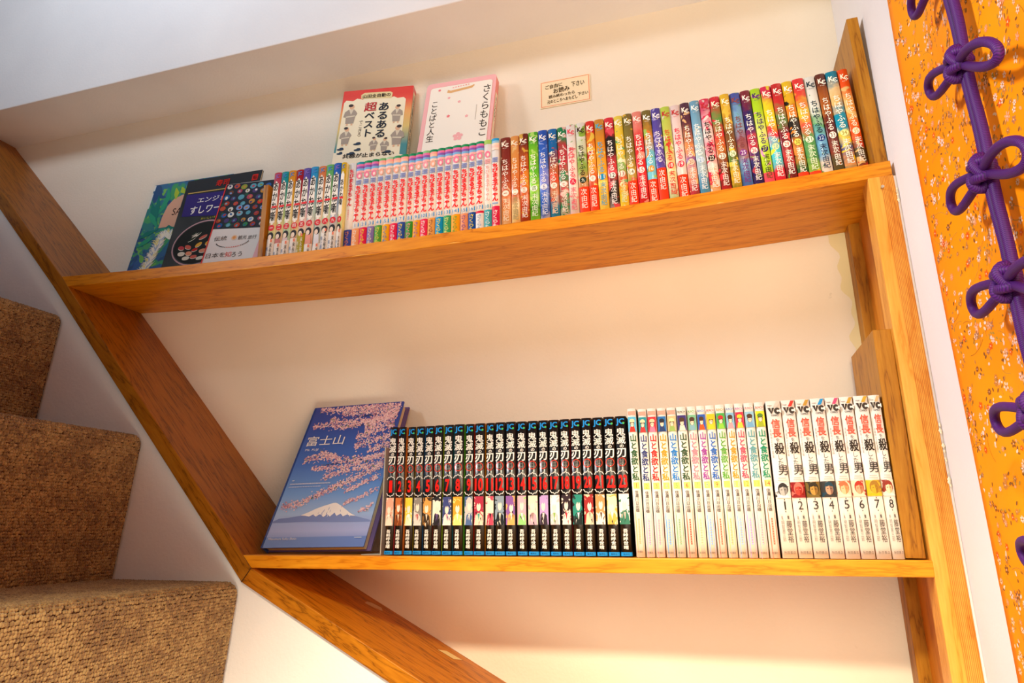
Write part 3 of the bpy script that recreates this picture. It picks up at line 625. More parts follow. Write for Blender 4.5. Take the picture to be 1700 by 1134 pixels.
for i in range(23):
    n = i + 1; w = (DX[n] - DX[i]) * (0.90 if n > 1 else .93); xc = (DX[i] + DX[n]) / 2
    pm = art('picture_print', even(DP[i]), .0455, 150, .9, [(DP[i][1], .60, 130)], seed=i * 2.71 + 9, rough=.3)
    hx = .43
    def oct_(d): return [(-hx, .0760 + .0045 * d), (-.20, .0715 if d > 0 else .0715), (.20, .0715), (hx, .0760)]
    top = band([(-.46 * w, .0745), (-.30 * w, .0712), (-.12 * w, .0712), (0, .0692), (.12 * w, .0712), (.30 * w, .0712), (.46 * w, .0745)], .0011)
    bot = band([(-.46 * w, .0930), (-.30 * w, .0963), (-.12 * w, .0963), (0, .0983), (.12 * w, .0963), (.30 * w, .0963), (.46 * w, .0930)], .0011)
    top = [(a / w, b) for a, b in top]; bot = [(a / w, b) for a, b in bot]
    ro = ell(0, .0595, .40, .0056, 24); ri = ell(0, .0595, .34, .0047, 24)
    ringp = [([ro[k], ro[(k + 1) % 24], ri[(k + 1) % 24], ri[k]], 0) for k in range(24)]
    pr = [('t', 'publisher_mark', 'JC', 0.0, .0030, .0125, .78, BLUE, False, .035), ('e', 'mark_dot', .30, .0092, w * .10, .0014, plain('#48c060', .3)),
          ('t', 'title_lettering', '鬼滅', 0.0, .0155, .0365, .84, WHITE, True, .014), ('t', 'title_lettering', 'の', .04, .0372, .0412, .36, WHITE, False, .02), ('t', 'title_lettering', '刃', 0.0, .0420, .0535, .84, WHITE, False, .022),
          ('p', 'red_ring', ringp, [plain('#e0402c', .3)]), ('p', 'ring_pattern', [([(-.22, .0570), (.22, .0570), (.22, .0577), (-.22, .0577)], 0), ([(-.22, .0612), (.22, .0612), (.22, .0619), (-.22, .0619)], 0), ([(-.14, .0555), (-.08, .0555), (-.08, .0635), (-.14, .0635)], 0), ([(.08, .0555), (.14, .0555), (.14, .0635), (.08, .0635)], 0)], [plain('#7a7470', .3)]),
          ('p', 'number_bracket', [(top, 0), (bot, 0)], [GREY]),
          ('t', 'volume_number', str(n), 0.0, .0755, .0922, .44 if n < 10 else .78, RED, False, .035),
          ('r', 'picture_print', -.45, .45, .0995, .1370, pm), figure(i, DP[i], .0995, .1370),
          ('t', 'author_lettering', '吾峠呼世晴', 0.0, .1425, .1672, .50, WHITE, True, .016),
          ('r', 'foot_panel', -.5, .5, .1705, H1, BLUE),
          ('t', 'small_print', '集英社', 0.0, .1718, .1738, .62, plain('#12386a', .3), False, 0)]
    comic(f'black-spined comic with red number {n} and {PW[i]} picture, on the lower shelf', 'black comics with red numbers', xc + .0004, w, H1, 0.113, 0.0165 + random.uniform(-.002, .002) + (-.002 if i < 2 else 0), .0012, -.002 if i else 0.004, M_BLK, plain(SIDE[i], .3), pr)

# ---------------------------------------------------------------- lower shelf: white comics with coloured titles
YX = [0.1665, 0.1786, 0.1904, 0.2028, 0.215, 0.2275, 0.2403, 0.2524, 0.2634, 0.2753, 0.2871, 0.298, 0.3094, 0.3217, 0.3340]
YT = ['#2c5c34', '#283878', '#e02828', '#f09c20', '#2080d0', '#2c5030', '#f08898', '#a040a0', '#2868c0', '#60a840', '#f09820', '#f05068', '#60a0a8', '#189068']
YW = ['dark green', 'navy', 'red', 'orange', 'azure', 'deep green', 'pink', 'purple', 'royal blue', 'leaf green', 'amber', 'rose', 'grey teal', 'emerald']
YB = [('#58b8e0', '#e03828'), ('#2090a0', '#c83838'), ('#e83040', '#f080a0'), ('#2870b8', '#283c70'), ('#d0b888', '#98b860'), ('#382c78', '#f0e0d0'), ('#78b890', '#80b0c0'), ('#2858b8', '#e85818'), ('#f0c020', '#e8d028'), ('#40a848', '#90d040'), ('#80b8d8', '#e8a0a8'), ('#d82848', '#e8d040'), ('#90c0d8', '#70a8d0'), ('#e8d820', '#a0b028')]
YL = ['#f0a090', '#f0a090', '#f0a090', '#f0a090', '#f0a090', '#201c20', '#48a048', '#2870c8', '#e02020', '#f08820', '#2880c8', '#b040a0', '#f06078', '#e83040']
YN = ['#f08830', '#f0a030', '#f08860', '#80a0c0', '#70b060', '#d83028', '#78b068', '#60a0b0', '#e03020', '#d8d060', '#90b0c8', '#f0a030', '#f0c050', '#e04030']
YS = ['#e8b080', '#f0a0c8', '#f0a0b8', '#70a8e0', '#88b088', '#f06048', '#c8d8a0', '#80b0f0', '#f07058', '#f0c080', '#90b8e8', '#d0a0e0', '#f0b0c0', '#f07050']
M_WSP = plain('#f6f0e6', .3); H2 = 0.1835
for i in range(14):
    n = i + 1; w = (YX[n] - YX[i]) * .92; xc = (YX[i] + YX[n]) / 2; h = H2 + (.0012 if i == 0 else 0) + i * 0.00005
    pm = plain(YB[i][0], .3); cl = plain(YB[i][1], .3); sk = plain('#f6dcc4', .3); hr = plain('#4a3020', .3)
    hat = plain(['#e8d8b0', '#e8d8b0', '#e8c8a0', '#202030', '#f0e8a8', '#4a3020', '#4a3020', '#4a3020', '#e8c020', '#d02030', '#4a3020', '#f0d030', '#4a3020', '#508030'][i], .3)
    fig = [([(-.46, .0110), (.46, .0110), (.46, .0305), (-.46, .0305)], 0), ([(-.34, .0305), (-.22, .0235), (.22, .0235), (.36, .0305)], 1), ([(x * .25, .0195 + z * .0048) for x, z in ell(0, 0, 1, 1, 16)], 3), ([(x * .19, .0205 + z * .0036) for x, z in ell(0, 0, 1, 1, 14)], 2), ([(x * .30, .0165 + z * .0028) for x, z in ell(0, 0, 1, 1, 14)], 4), (ell(-.08, .0208, .025, .0006, 8), 3), (ell(.09, .0208, .025, .0006, 8), 3), ([(-.20, .0178), (.02, .0184), (.20, .0178), (.20, .0192), (.02, .0188), (-.20, .0194)], 3)]
    pr = [('r', 'head_band', -.42, .42, .0045 if i > 4 else .0035, .0085, plain(YL[i] if i < 5 else '#f6f0e6', .3))]
    if i >= 5: pr.append(('t', 'publisher_mark', 'BUNCH', 0, .0050, .0080, .78, plain(YL[i], .3), False, .02))
    pr += [('p', 'portrait_print', fig, [pm, cl, sk, hr, hat]),
           ('t', 'title_lettering', '山と食欲と私', .02, .0335, .0925, .80, plain(YT[i], .3), True, .028),
           ('r', 'number_box', -.30, .36, .0945, .1022, plain('#f4ec70', .3)),
           ('t', 'volume_number', str(n), .03, .0955, .1012, .24 if n < 10 else .46, plain(YN[i], .3), False, .0),
           ('t', 'author_lettering', '信濃川日出雄', 0.0, .1045, .1310, .42, plain('#4a3e36', .3), True, .012)]
    ln = plain(YS[i], .3)
    pr += [('p', 'thin_lines', [(band([(-.30, .138), (-.20, .172)], .05), 0), (band([(.34, .138), (.38, .172)], .05), 0)] + [([(-.03, .139 + .0028 * k), (.12, .139 + .0028 * k), (.12, .1408 + .0028 * k), (-.03, .1408 + .0028 * k)], 0) for k in range(11)], [ln]),
           ('t', 'small_print', '新潮社', 0, .1770, .1795, .62, plain('#7a7068', .3), False, 0)]
    comic(f'white comic with {YW[i]} title and number {n} in a yellow box', 'white comics with yellow number boxes', xc, w, h, 0.128, 0.0125 + random.uniform(-.0012, .0012), .0006, -.004 if i else -.012, M_WSP, plain(['#284830', '#1c3c48', '#c03030', '#e0a020', '#286090', '#2c4828', '#d8a090', '#703080', '#f0c010', '#509030', '#e08820', '#c83040', '#406870', '#e0c020'][i], .3), pr)

# ---------------------------------------------------------------- lower shelf: eight taller white comics
NX = [0.3350, 0.3528, 0.3691, 0.3859, 0.4024, 0.4183, 0.4338, 0.4499, 0.4632]
NB = ['#c8c0b8', '#e83028', '#b89038', '#2090d0', '#f04878', '#c09838', '#c8a030', '#c8a878']
NP = [['#f0ece8', '#989490', '#302c2c'], ['#901818', '#d83828', '#e87060'], ['#786028', '#c8a050', '#302818'], ['#383430', '#d0a080', '#204050'], ['#f0e0c0', '#f0a068', '#c87048'], ['#e8d8b8', '#d8a080', '#b83828'], ['#e8b818', '#f0d030', '#a87828'], ['#f4e8d0', '#e8c890', '#983828']]
FC = ['#b8b4ae', '#d04030', '#c09040', '#c89878', '#f0c090', '#dca880', '#d8a828', '#f0d8b0']
FS = ['#888480', '#a02418', '#8c6424', '#8c6450', '#d89058', '#b07850', '#a07018', '#d8b080']
NW = ['grey', 'red', 'bronze', 'dark helmeted', 'pale orange', 'tan', 'yellow', 'cream']
GRAPH = plain('#38302c', .3); SALMON = plain('#ee5540', .3)
for i in range(8):
    n = i + 1; w = (NX[n] - NX[i]) * .955; xc = (NX[i] + NX[n]) / 2; h = .1845 + i * .0001
    pm = art('picture_print', even(NP[i]), .0705, 110, .8, [(NP[i][2], .60, 120)], seed=i * 4.4 + 2, rough=.3)
    pr = [('p', 'colour_flash', [([(-.02, .0078), (.22, .0008), (.46, .0008), (.24, .0078)], 0)], [plain(NB[i], .3)]),
          ('r', 'imprint_line', -.40, -.10, .0052, .0060, plain('#a09890', .3)),
          ('p', 'publisher_mark', [([(-.40, .0085), (.06, .0085), (-.17, .0165)], 0), ([(-.19, .0085), (-.12, .0085), (-.165, .0132)], 1), (ell(.24, .0125, .22, .0040, 20), 0), ([(.26, .0125), (.50, .0098), (.50, .0152)], 1), (ell(.27, .0125, .07, .0013, 10), 1)], [GRAPH, M_WSP]), ('t', 'small_print', 'COMICS', .05, .0168, .0188, .52, GRAPH, False, .02),
          ('t', 'title_lettering', '信長', .03, .0225, .0450, .62, SALMON, True, .022), ('t', 'title_lettering', 'を', .05, .0460, .0500, .26, GRAPH, False, 0),
          ('t', 'title_lettering', '殺', .10, .0510, .0650, .66, plain('#2c2018', .3), False, .022), ('t', 'title_lettering', 'した', .08, .0660, .0780, .34, GRAPH, True, .0), ('t', 'title_lettering', '男', .16, .0785, .0900, .62, GRAPH, False, .010),
          ('t', 'subtitle_lettering', '本能寺の変の真実', -.36, .0300, .0740, .13, plain('#8a8078', .3), True, 0),
          ('r', 'imprint_line', -.2, .3, .0930, .0937, plain('#b8b0a8', .3)), ('r', 'imprint_line', -.25, .35, .0955, .0962, plain('#b8b0a8', .3)),
          ('r', 'picture_print', -.46, .46, .0985, .1165, pm), ('p', 'figure_print', [([(-.44, .1165), (-.24, .1130), (.26, .1130), (.45, .1165)], 3), ([(.02 + a * .33, .1062 + b * .0072) for a, b in ell(0, 0, 1, 1, 18)], 0), ([(.02 + a * .26, .1078 + b * .0062) for a, b in ell(0, 0, 1, 1, 16)], 1),
           ([(.02, .1020), (.20, .1030), (.27, .1075), (.22, .1115), (.10, .1140), (.08, .1090)], 2), ([(-.24, .1030), (.0, .1012), (.26, .1030), (.20, .1045), (.02, .1035), (-.16, .1048)], 0), ([(-.14, .1068), (-.03, .1066), (-.03, .1074), (-.13, .1075)], 0), ([(.09, .1066), (.20, .1068), (.19, .1075), (.09, .1074)], 0)],
           [plain(NP[i][2], .3), plain(FC[i], .3), plain(FS[i], .3), plain(NP[i][0], .3)]),
          ('t', 'volume_number', str(n), .03, .1205, .1300, .34, GRAPH, False, -.008), ('r', 'small_mark', -.01, .06, .1178, .1190, GRAPH), ('r', 'small_mark', -.01, .06, .1318, .1328, GRAPH),
          ('t', 'author_lettering', '藤堂裕', .16, .1425, .1670, .36, GRAPH, True, 0), ('t', 'author_lettering', '明智憲三郎', -.24, .1425, .1660, .20, plain('#8a8078', .3), True, 0),
          ('r', 'small_mark', .09, .2, .1370, .1405, plain('#685c54', .3)), ('r', 'small_mark', -.30, -.2, .1375, .1405, plain('#a89c94', .3)),
          ('t', 'small_print', '秋田書店', 0, .1765, .1795, .74, plain('#685c54', .3), False, 0)]
    comic(f'tall white comic with salmon title, {NW[i]} picture and number {n}', 'tall white comics beside the oak end board', xc, w, h, 0.128, 0.0100 + random.uniform(-.0008, .0008), .0006, -.003, M_WSP, plain(['#3c1c1c', '#d83028', '#302420', '#2c6c98', '#e83870', '#b83828', '#c89020', '#b8a030'][i], .3), pr)

# ================================================================== BOOKS SHOWN FACE OUT
def face_book(name, label, BL, BR, TL, w, h, th, cover, back=None, pages=True, group=None, spine_right=None, rad=0.0):
    BL, BR, TL = Vector(BL), Vector(BR), Vector(TL)
    r = (BR - BL).normalized(); u = TL - BL; u = (u - r * u.dot(r)).normalized(); n = r.cross(u) * -1      # n points into the wall
    M = Matrix.Identity(4)
    for i in range(3): M[i][0], M[i][1], M[i][2], M[i][3] = r[i], n[i], u[i], BL[i]
    root = empty(name, M=M); tag(root, label, 'book', group)
    return root
def board(name, root, w, h, y0, y1, m, inset=(0, 0), r=0.0015):
    o = prism(name, rrect(inset[0], w - inset[1], 0, h, r, 3), y0, y1, m, root); return o

# ---- photo book of the mountain
fr_ = face_book('photo_book', 'large blue photo book with cherry blossom and a snowy mountain, leaning on the lower shelf', (-.389, .030, .0088), (-.219, .030, .0112), (-.392, .148, .2375), .17, .26, .016, None)
FW, FH = .1705, .2598
t = NT('sky_print'); tc = t.n('ShaderNodeTexCoord'); sx = t.n('ShaderNodeSeparateXYZ'); t.l(tc.outputs['Object'], sx.inputs[0])
dvn = t.n('ShaderNodeMath', operation='DIVIDE'); t.l(sx.outputs[2], dvn.inputs[0]); dvn.inputs[1].default_value = FH
r = t.ramp([(0.0, '#5470bc'), (.062, '#5c78c0'), (.066, '#8896d0'), (.10, '#a0a8dc'), (.16, '#98a8dc'), (.21, '#9cb8e4'), (.34, '#6c9ce0'), (.55, '#3c6cc8'), (.8, '#2c50b0'), (1.0, '#2c48a4')]); t.l(dvn.outputs[0], r.inputs[0])
t.l(r.outputs[0], t.b.inputs['Base Color']); M_SKY = t.set(.32, .5, Coat_Weight=.3, Coat_Roughness=.15)
board('front_board', fr_, FW, FH, 0, .0022, M_SKY)
bkb = prism('back_board', rrect(.002, FW + .004, .001, FH - .001, .0015, 3), .0150, .0172, plain('#6a5a94', .4), fr_)
prism('page_block', rrect(.004, FW - .003, .003, FH - .004, .001, 2), .0035, .0145, M_PAGES, fr_)
prism('spine', rrect(-.0006, .003, 0, FH, .001, 2), .0, .0172, plain('#3858b0', .35), fr_)
prism('jacket_flap', rrect(FW - .012, FW - .0005, .002, FH - .002, .001, 2), .0024, .0030, plain('#8a5060', .4), fr_)
mm = lambda pts: [(a / 1000, b / 1000) for a, b in pts]
flat('mountain_print', [(mm([(2, 42), (12.6, 46.9), (30, 48.5), (48.8, 51.2), (72.2, 62.1), (95.5, 69.8), (105.1, 70.7), (121.7, 60.6), (142.7, 48.5), (160, 44), (169.5, 41.5), (169.5, 38.8), (120, 39.5), (60, 41), (2, 40)]), 0),
     (mm([(48.8, 51.8), (60, 56.5), (72.2, 62.6), (84, 67), (95.5, 70.3), (98, 71.4), (103, 71.6), (105.1, 71), (114, 66), (121.7, 61), (133, 53.5), (142.7, 49), (134, 49.5), (128, 51), (122, 48.6), (117, 53), (111, 49.5), (106, 55), (100, 48.6), (95, 52.5), (89, 48.2), (82, 53), (76, 49.2), (70, 52.5), (64, 49.6), (57, 51)]), 1)]
     + [(band(mm([(x_, z_), (x_ + (x_ - 100) * .05, z_ - l_ * .5), (x_ + (x_ - 100) * .12, z_ - l_)]), [.0002, w_, .0003]), k_) for x_, z_, l_, w_, k_ in
        [(random.uniform(62, 134), 0, random.uniform(3, 9), random.uniform(.0006, .0014), i_ % 2) for i_ in range(46)] for z_ in [70 - abs(x_ - 100) * .48 - random.uniform(2, 14)] if z_ - l_ > 46.5]
     , [plain('#7e90c8', .4), plain('#f6f2f0', .4)], fr_, -.0003)
paths = [([(14.8, 255.5), (50, 251), (93.3, 253.4), (166, 252.9)], 10), ([(60, 243), (100, 245), (165, 240)], 12), ([(11.2, 217.8), (38.1, 220.3), (73.6, 211.7), (103.3, 219.7), (150.5, 230.7)], 7), ([(40.1, 230.6), (70.2, 222.3), (112.5, 224.9), (160, 232)], 9), ([(101.3, 191.1), (131.8, 203.2), (165, 214.8)], 12), ([(104.3, 172.8), (125.1, 181.1), (165, 192)], 10), ([(111.4, 210.4), (166, 238)], 17), ([(18.5, 153.1), (37.1, 153.4), (54, 157.9), (88.8, 147.8), (124.4, 148.5), (166, 153)], 9), ([(43, 166.9), (81.7, 153.6)], 6),
         ([(38.6, 134.5), (67.4, 134.3), (97.5, 136.7), (126, 143.1), (165, 160)], 6), ([(63.8, 114.8), (83.6, 124.3), (114.7, 130.6), (165, 139)], 9), ([(9.9, 66.5), (40.6, 72.8), (66, 86.8), (89.7, 98.4), (120.3, 112.3), (165, 136)], 9), ([(116.6, 69.1), (136, 76.9), (152.7, 86), (167, 94)], 6), ([(112.4, 90), (133.4, 101.6), (165, 116)], 7), ([(145.4, 54), (159.7, 61.7), (167, 69)], 5), ([(130, 165), (168, 175)], 10)]
v, f, mi = [], [], []
fl_polys = []
for pl, wd in paths:
    L = sum(math.dist(pl[i], pl[i + 1]) for i in range(len(pl) - 1))
    for k in range(int(L * wd / 2.8)):
        s_ = random.random() * L
        for i in range(len(pl) - 1):
            d = math.dist(pl[i], pl[i + 1])
            if s_ <= d: break
            s_ -= d
        tt = min(1, s_ / d)
        cx = pl[i][0] + (pl[i + 1][0] - pl[i][0]) * tt + random.gauss(0, 1.0); cz = pl[i][1] + (pl[i + 1][1] - pl[i][1]) * tt + random.gauss(0, wd * .42)
        if not (2 < cx < 168.5 and 3 < cz < 257.5): continue
        r0 = random.uniform(1.0, 2.0); a0 = random.random() * 6.28
        pts = [((cx + (r0 if j % 2 == 0 else r0 * .55) * math.cos(a0 + j * math.pi / 5)) / 1000, (cz + (r0 if j % 2 == 0 else r0 * .55) * math.sin(a0 + j * math.pi / 5)) / 1000) for j in range(10)]
        fl_polys.append((pts, random.choices([0, 1, 2, 3, 4], [7, 5, 3, 1.5, .5])[0]))
br = [(band(mm(q), .0011), 5) for q in ([(90, 233), (120, 236), (166, 238)], [(62, 140), (110, 146), (165, 152)], [(60, 240), (100, 243)], [(70, 212), (110, 216), (150, 228)], [(40, 73), (90, 97), (160, 133)])]
flat('blossom_print', br + fl_polys, [plain('#f4d6d8', .4), plain('#eabcc4', .4), plain('#d8a0b0', .4), plain('#b87890', .4), plain('#7a8a50', .4), plain('#4a3440', .4)], fr_, -.0006, kind='stuff')
FWH = plain('#f6f2f0', .35)
text('title_lettering', '富士山', fr_, .0455, .1785, .070, .0195, FWH, -.0010, bold=.004)
text('subtitle_lettering', 'Mt. FUJI', fr_, .0255, .1675, .031, .0056, FWH, -.0010)
text('publisher_lettering', 'Mitsumura Suiko Shoin', fr_, .0320, .0118, .048, .0036, FWH, -.0010)
mt_ = [(mm([(9.3 + k * 2.6, 105.6), (11.3 + k * 2.6, 105.6), (11.3 + k * 2.6, 107.9), (9.3 + k * 2.6, 107.9)]), 0) for k in range(28)] + [(mm([(8.9 + k * 2.9, 100.6), (11.0 + k * 2.9, 100.6), (11.0 + k * 2.9, 102), (8.9 + k * 2.9, 102)]), 0) for k in range(20)] + [(mm([(11, 112), (15, 112), (15, 114), (11, 114)]), 0), (mm([(152, 13.5), (164, 13.5), (164, 14.6), (152, 14.6)]), 0)]
flat('small_print', mt_, [plain('#c8d4ee', .4)], fr_, -.0010, kind='stuff')

# ---- the three magazines leaning at the far end of the upper shelf
def mag(label, BL, BR, TL, w, h, m):
    root = face_book('magazine', label, BL, BR, TL, w, h, .004, m); root['category'] = 'magazine'; root['group'] = 'magazines leaning at the low end of the upper shelf'
    board('cover', root, w, h, 0, .0006, m)
    prism('page_block', rrect(.0006, w - .0008, .0006, h - .0006, .0005, 2), .0008, .0034, M_PAGES, root)
    prism('back_cover', rrect(0, w, 0, h, .001, 2), .0035, .0040, m, root)
    return root
x_, z_ = -.835, zs(-.80)
A = mag('green and teal art magazine with a white feathered creature, behind the black magazine', (-.835, .112, zs(-.8) + .0022), (-.645, .112, zs(-.72) + .0004), (-.831, .150, .7405), .200, .2655,
        art('jungle_print', even(['#2c6c98', '#1f7c80', '#24807c', '#1c6c88', '#28589c', '#2c6890']), .265, 22, .5, [('#3c9c64', .56, 30), ('#70b850', .64, 42), ('#1c4c80', .62, 34)], seed=3, rough=.35))
leafs = []
for pts, k in [([(39, 254), (46, 230), (40.2, 201), (30, 185)], 0), ([(7.6, 218), (16, 200), (30, 170), (46, 150)], 1), ([(9, 194), (24, 176), (44, 152)], 0), ([(60, 250), (66, 235), (68, 220)], 2), ([(20, 236), (26, 205), (34, 170)], 1), ([(75, 250), (80, 240), (88, 232)], 2), ([(92, 144), (72, 150), (53, 139)], 1), ([(92, 128), (74, 143), (50, 147)], 0), ([(4, 130), (20, 140), (46, 148)], 1), ([(6, 110), (22, 120), (40, 128)], 0)]:
    n = len(pts); leafs.append((band(mm(pts), [.002] + [.013] * (n - 2) + [.002]), k))
flat('leaf_print', [(mm([(52, 206), (64, 222), (84, 230), (120, 226), (150, 180), (120, 150), (92, 150), (60, 152), (46, 152), (47, 180)]), 3)] + leafs, [plain('#2f9a78', .35), plain('#1f7a70', .35), plain('#a8c040', .35), plain('#d8a890', .35)], A, -.0003)
fur = []
for k in range(620):
    tt = random.random(); bx, bz = [(38 + 4 * math.sin(tt * 3) + tt * 22, 30 + tt * 92), (60 + tt * 24, 120 + 8 * math.sin(tt * 3.1))][k % 3 == 0]
    a = random.uniform(.4, 2.6); l = random.uniform(9, 22)
    fur.append((band(mm([(bx, bz), (bx + l * .5 * math.cos(a), bz + l * .5 * math.sin(a)), (bx + l * math.cos(a + .2), bz + l * math.sin(a + .2))]), [.0032, .0024, .0003]), random.choice([0, 0, 1, 2])))
flat('feather_print', fur, [plain('#f0ecdc', .4), plain('#e8dc90', .4), plain('#a8b8d0', .4)], A, -.0006, kind='stuff')
text('title_lettering', 'SALAD', A, .1010, .180, .062, .0165, plain('#3a2420', .4), -.0006)
flat('spine_print', [(mm([(.5, 250), (4, 250), (4, 264), (.5, 264)]), 0), (mm([(.5, 205), (3.4, 205), (3.4, 244), (.5, 244)]), 0)], [plain('#dce4e8', .4)], A, -.0004)

Bm = mag('black sushi magazine with a purple title panel and round tray of sushi', (-.736, .100, zs(-.71) + .0026), (-.554, .100, zs(-.71) - .0006), (-.7345, .140, .7305), .1815, .2575, art('slate_print', even(['#20242a', '#181a1e', '#383c3c', '#202224', '#4c5048']), .257, 12, .6, [], seed=8, rough=.3))
flat('title_panel', [(mm([(8, 221), (11.5, 167), (140, 155), (141, 216)]), 0), (mm([(10, 225.5), (140, 224), (140, 221.8), (10, 223)]), 1)], [plain('#362c78', .35), plain('#c8a860', .35)], Bm, -.0003)
text('title_lettering', 'エンジョイ', Bm, .0840, .196, .086, .0125, FWH, -.0006, bold=.012)
text('title_lettering', 'すしワールド', Bm, .0850, .1690, .112, .0190, FWH, -.0006, bold=.018)
text('subtitle_lettering', 'おいしいすし', Bm, .0840, .1528, .050, .0050, plain('#d8d030', .35), -.0006)
text('red_lettering', '寿司', Bm, .0910, .2320, .032, .0160, plain('#d02820', .35), -.0006, bold=.02)
flat('red_seal', [(rrect(.1610, .1745, .2330, .2480, .001, 2), 0)], [plain('#d82820', .35)], Bm, -.0005); text('seal_lettering', '鮨', Bm, .1678, .2350, .009, .0105, plain('#3a1412', .35), -.0008)
ro = ell(.078, .098, .066, .052, 40, rot=.10); ri = ell(.078, .098, .063, .049, 40, rot=.10); rj = ell(.078, .098, .0605, .0468, 40, rot=.10)
flat('tray_print', [([ro[k], ro[(k + 1) % 40], ri[(k + 1) % 40], ri[k]], 0) for k in range(40)] + [(rj, 1)], [plain('#c8a0a8', .35), plain('#242624', .3)], Bm, -.0003)
su = []
for x, z, rx, rz, a, k in [(35.8, 89.5, 8, 5, -.3, 0), (52, 90, 8.5, 5, -.4, 1), (40, 76, 9, 5, -.1, 2), (58, 75, 8, 5.5, -.2, 3), (54, 65, 9, 4.5, 0, 2), (64, 116, 12, 3.4, .6, 2), (56, 108, 10, 3, .5, 4), (76, 93, 8, 5, .5, 5), (70, 82, 7, 4, .2, 6), (82, 110, 10, 4, .4, 1), (90, 78, 9, 5, 0, 3), (100, 95, 9, 6, .3, 5), (72, 66, 8, 4.5, 0, 1), (88, 62, 9, 4, .1, 2), (58, 120, 6, 2.4, .6, 4), (70, 120, 6, 2.2, .6, 4)]:
    su.append((ell(x / 1000, z / 1000 - .0016, rx / 1000 * .95, rz / 1000 * .8, 16, rot=a), 2)); su.append((ell(x / 1000, z / 1000, rx / 1000, rz / 1000 * .85, 16, rot=a), k))
flat('sushi_print', su, [plain('#c84850', .3), plain('#d86858', .3), plain('#e8e0d0', .3), plain('#e89878', .3), plain('#283828', .3), plain('#f0b040', .3), plain('#c82820', .3)], Bm, -.0006)

Cm = mag('leaflet with rows of coloured discs above white, beside the brown divider board', (-.608, .066, zs(-.6) + .0028), (-.462, .074, zs(-.6) + .0002), (-.607, .110, .6865), .1445, .2185, plain('#eeeaea', .3))
flat('picture_print', [(mm([(0, 110), (144, 101), (144, 217), (0, 218)]), 0)], [art('night_print', even(['#1a2030', '#141824', '#1c2434']), .2, 40, .5, [('#1c5038', .68, 40)], seed=5)], Cm, -.0003)
DC = ['#7ab0c8', '#c05038', '#3060b0', '#e0e0dc', '#285a9a', '#a84030', '#58a0b8', '#388858', '#b04860', '#d8d4d0', '#704838', '#c08840', '#d83828', '#80a0d8', '#8a9a40', '#504078']
dm = [plain(c, .3) for c in DC]; dp = []
for rr_ in range(8):
    for cc in range(8):
        cx = 10 + cc * 17.5 + (rr_ % 2) * 7 + random.uniform(-2, 2); cz = 210 - rr_ * 13.6 - cc * .8 + random.uniform(-2, 2)
        if cx > 138 or cz < 113 - cx * .06: continue
        R0 = random.uniform(4.8, 7.2) / 1000; k = random.randrange(16)
        dp.append((ell(cx / 1000, cz / 1000, R0, R0 * .92, 16), k)); dp.append((ell(cx / 1000 + random.uniform(-.002, .002), cz / 1000 + random.uniform(-.002, .002), R0 * random.uniform(.3, .6), R0 * random.uniform(.25, .5), 12, rot=random.random() * 3), random.randrange(16)))
flat('disc_print', dp, dm, Cm, -.0006)
flat('red_edge', [(mm([(0, 0), (2.4, 0), (2.4, 218), (0, 218)]), 0)], [plain('#e03838', .3)], Cm, -.0009)
INK = plain('#403c40', .35)
text('title_lettering', '伝統', Cm, .0260, .0805, .040, .0105, INK, -.0006)
text('title_lettering', '観光', Cm, .0730, .0790, .018, .0095, INK, -.0006); text('title_lettering', '旅行', Cm, .0940, .0780, .018, .0090, INK, -.0006)
flat('sun_print', [(ell(.0553, .0852, .0062, .0056, 18), 0), (ell(.0553, .0852, .0036, .0034, 16), 1)], [plain('#f4d0b0', .35), plain('#f0a058', .35)], Cm, -.0006)
ar_ = []
for k in range(24):
    a = math.radians(200 + 140 * k / 23); cx, cz = .0545 + .036 * math.cos(a), .0790 + .0155 * math.sin(a)
    ar_.append(([(cx - .0010, cz - .0008), (cx + .0010, cz - .0008), (cx + .0010, cz + .0010), (cx - .0010, cz + .0010)], 1 if 8 < k < 17 else 0))
flat('small_print', ar_, [INK, plain('#e06050', .35)], Cm, -.0006, kind='stuff')
text('slogan_lettering', '日本を', Cm, .0262, .0425, .042, .0110, INK, -.0006); text('slogan_lettering', '知', Cm, .0530, .0420, .0130, .0115, plain('#e04848', .35), -.0006); text('slogan_lettering', 'ろう', Cm, .0712, .0410, .022, .0110, INK, -.0006)
flat('pink_corner', [(mm([(104, 0), (144, 0), (144, 80), (110, 76)]), 0)], [plain('#f0b8c0', .35)], Cm, -.0004)

# ---- two books standing on top of the comics, against the wall
ZT = lambda x: zs(x) + H1 + .0006
Yb = face_book('cartoon_book', 'red and cream book with heavy black lettering, standing on top of the comics', (-.3675, .098, ZT(-.35) + .003), (-.2285, .118, ZT(-.25) + .002), (-.3690, .128, .862), .1425, .2190, .017, None)
YW_, YH_ = .1415, .2205
M_YC = art('rainbow_print', [(0.0, '#3a7a88'), (.36, '#3a8890'), (.55, '#d8c070'), (.72, '#e8a860'), (.86, '#e04838'), (.93, '#d83028')], YH_, 10, .02, [], rough=.35)
prism('front_cover', rrect(0, YW_, 0, YH_, .002, 3), 0, .0008, M_YC, Yb); prism('back_cover', rrect(0, YW_, 0, YH_, .002, 3), .0162, .0170, M_YC, Yb)
prism('page_block', rrect(.001, YW_ - .002, .0015, YH_ - .0015, .001, 2), .0010, .0160, M_PAGES, Yb)
sp_ = prism('spine', rrect(YW_ - .0012, YW_, 0.0002, YH_ - .0002, .0004, 2), .0004, .0168, M_YC, Yb)
def side_print(root, s, x, y, z0, w, h, m):
    me, _ = text_mesh(s, True, .01); o = link('spine_lettering', me, root, (x, y, z0), (w, 1, h), (0, 0, math.radians(90))); setmat(o, m); return o
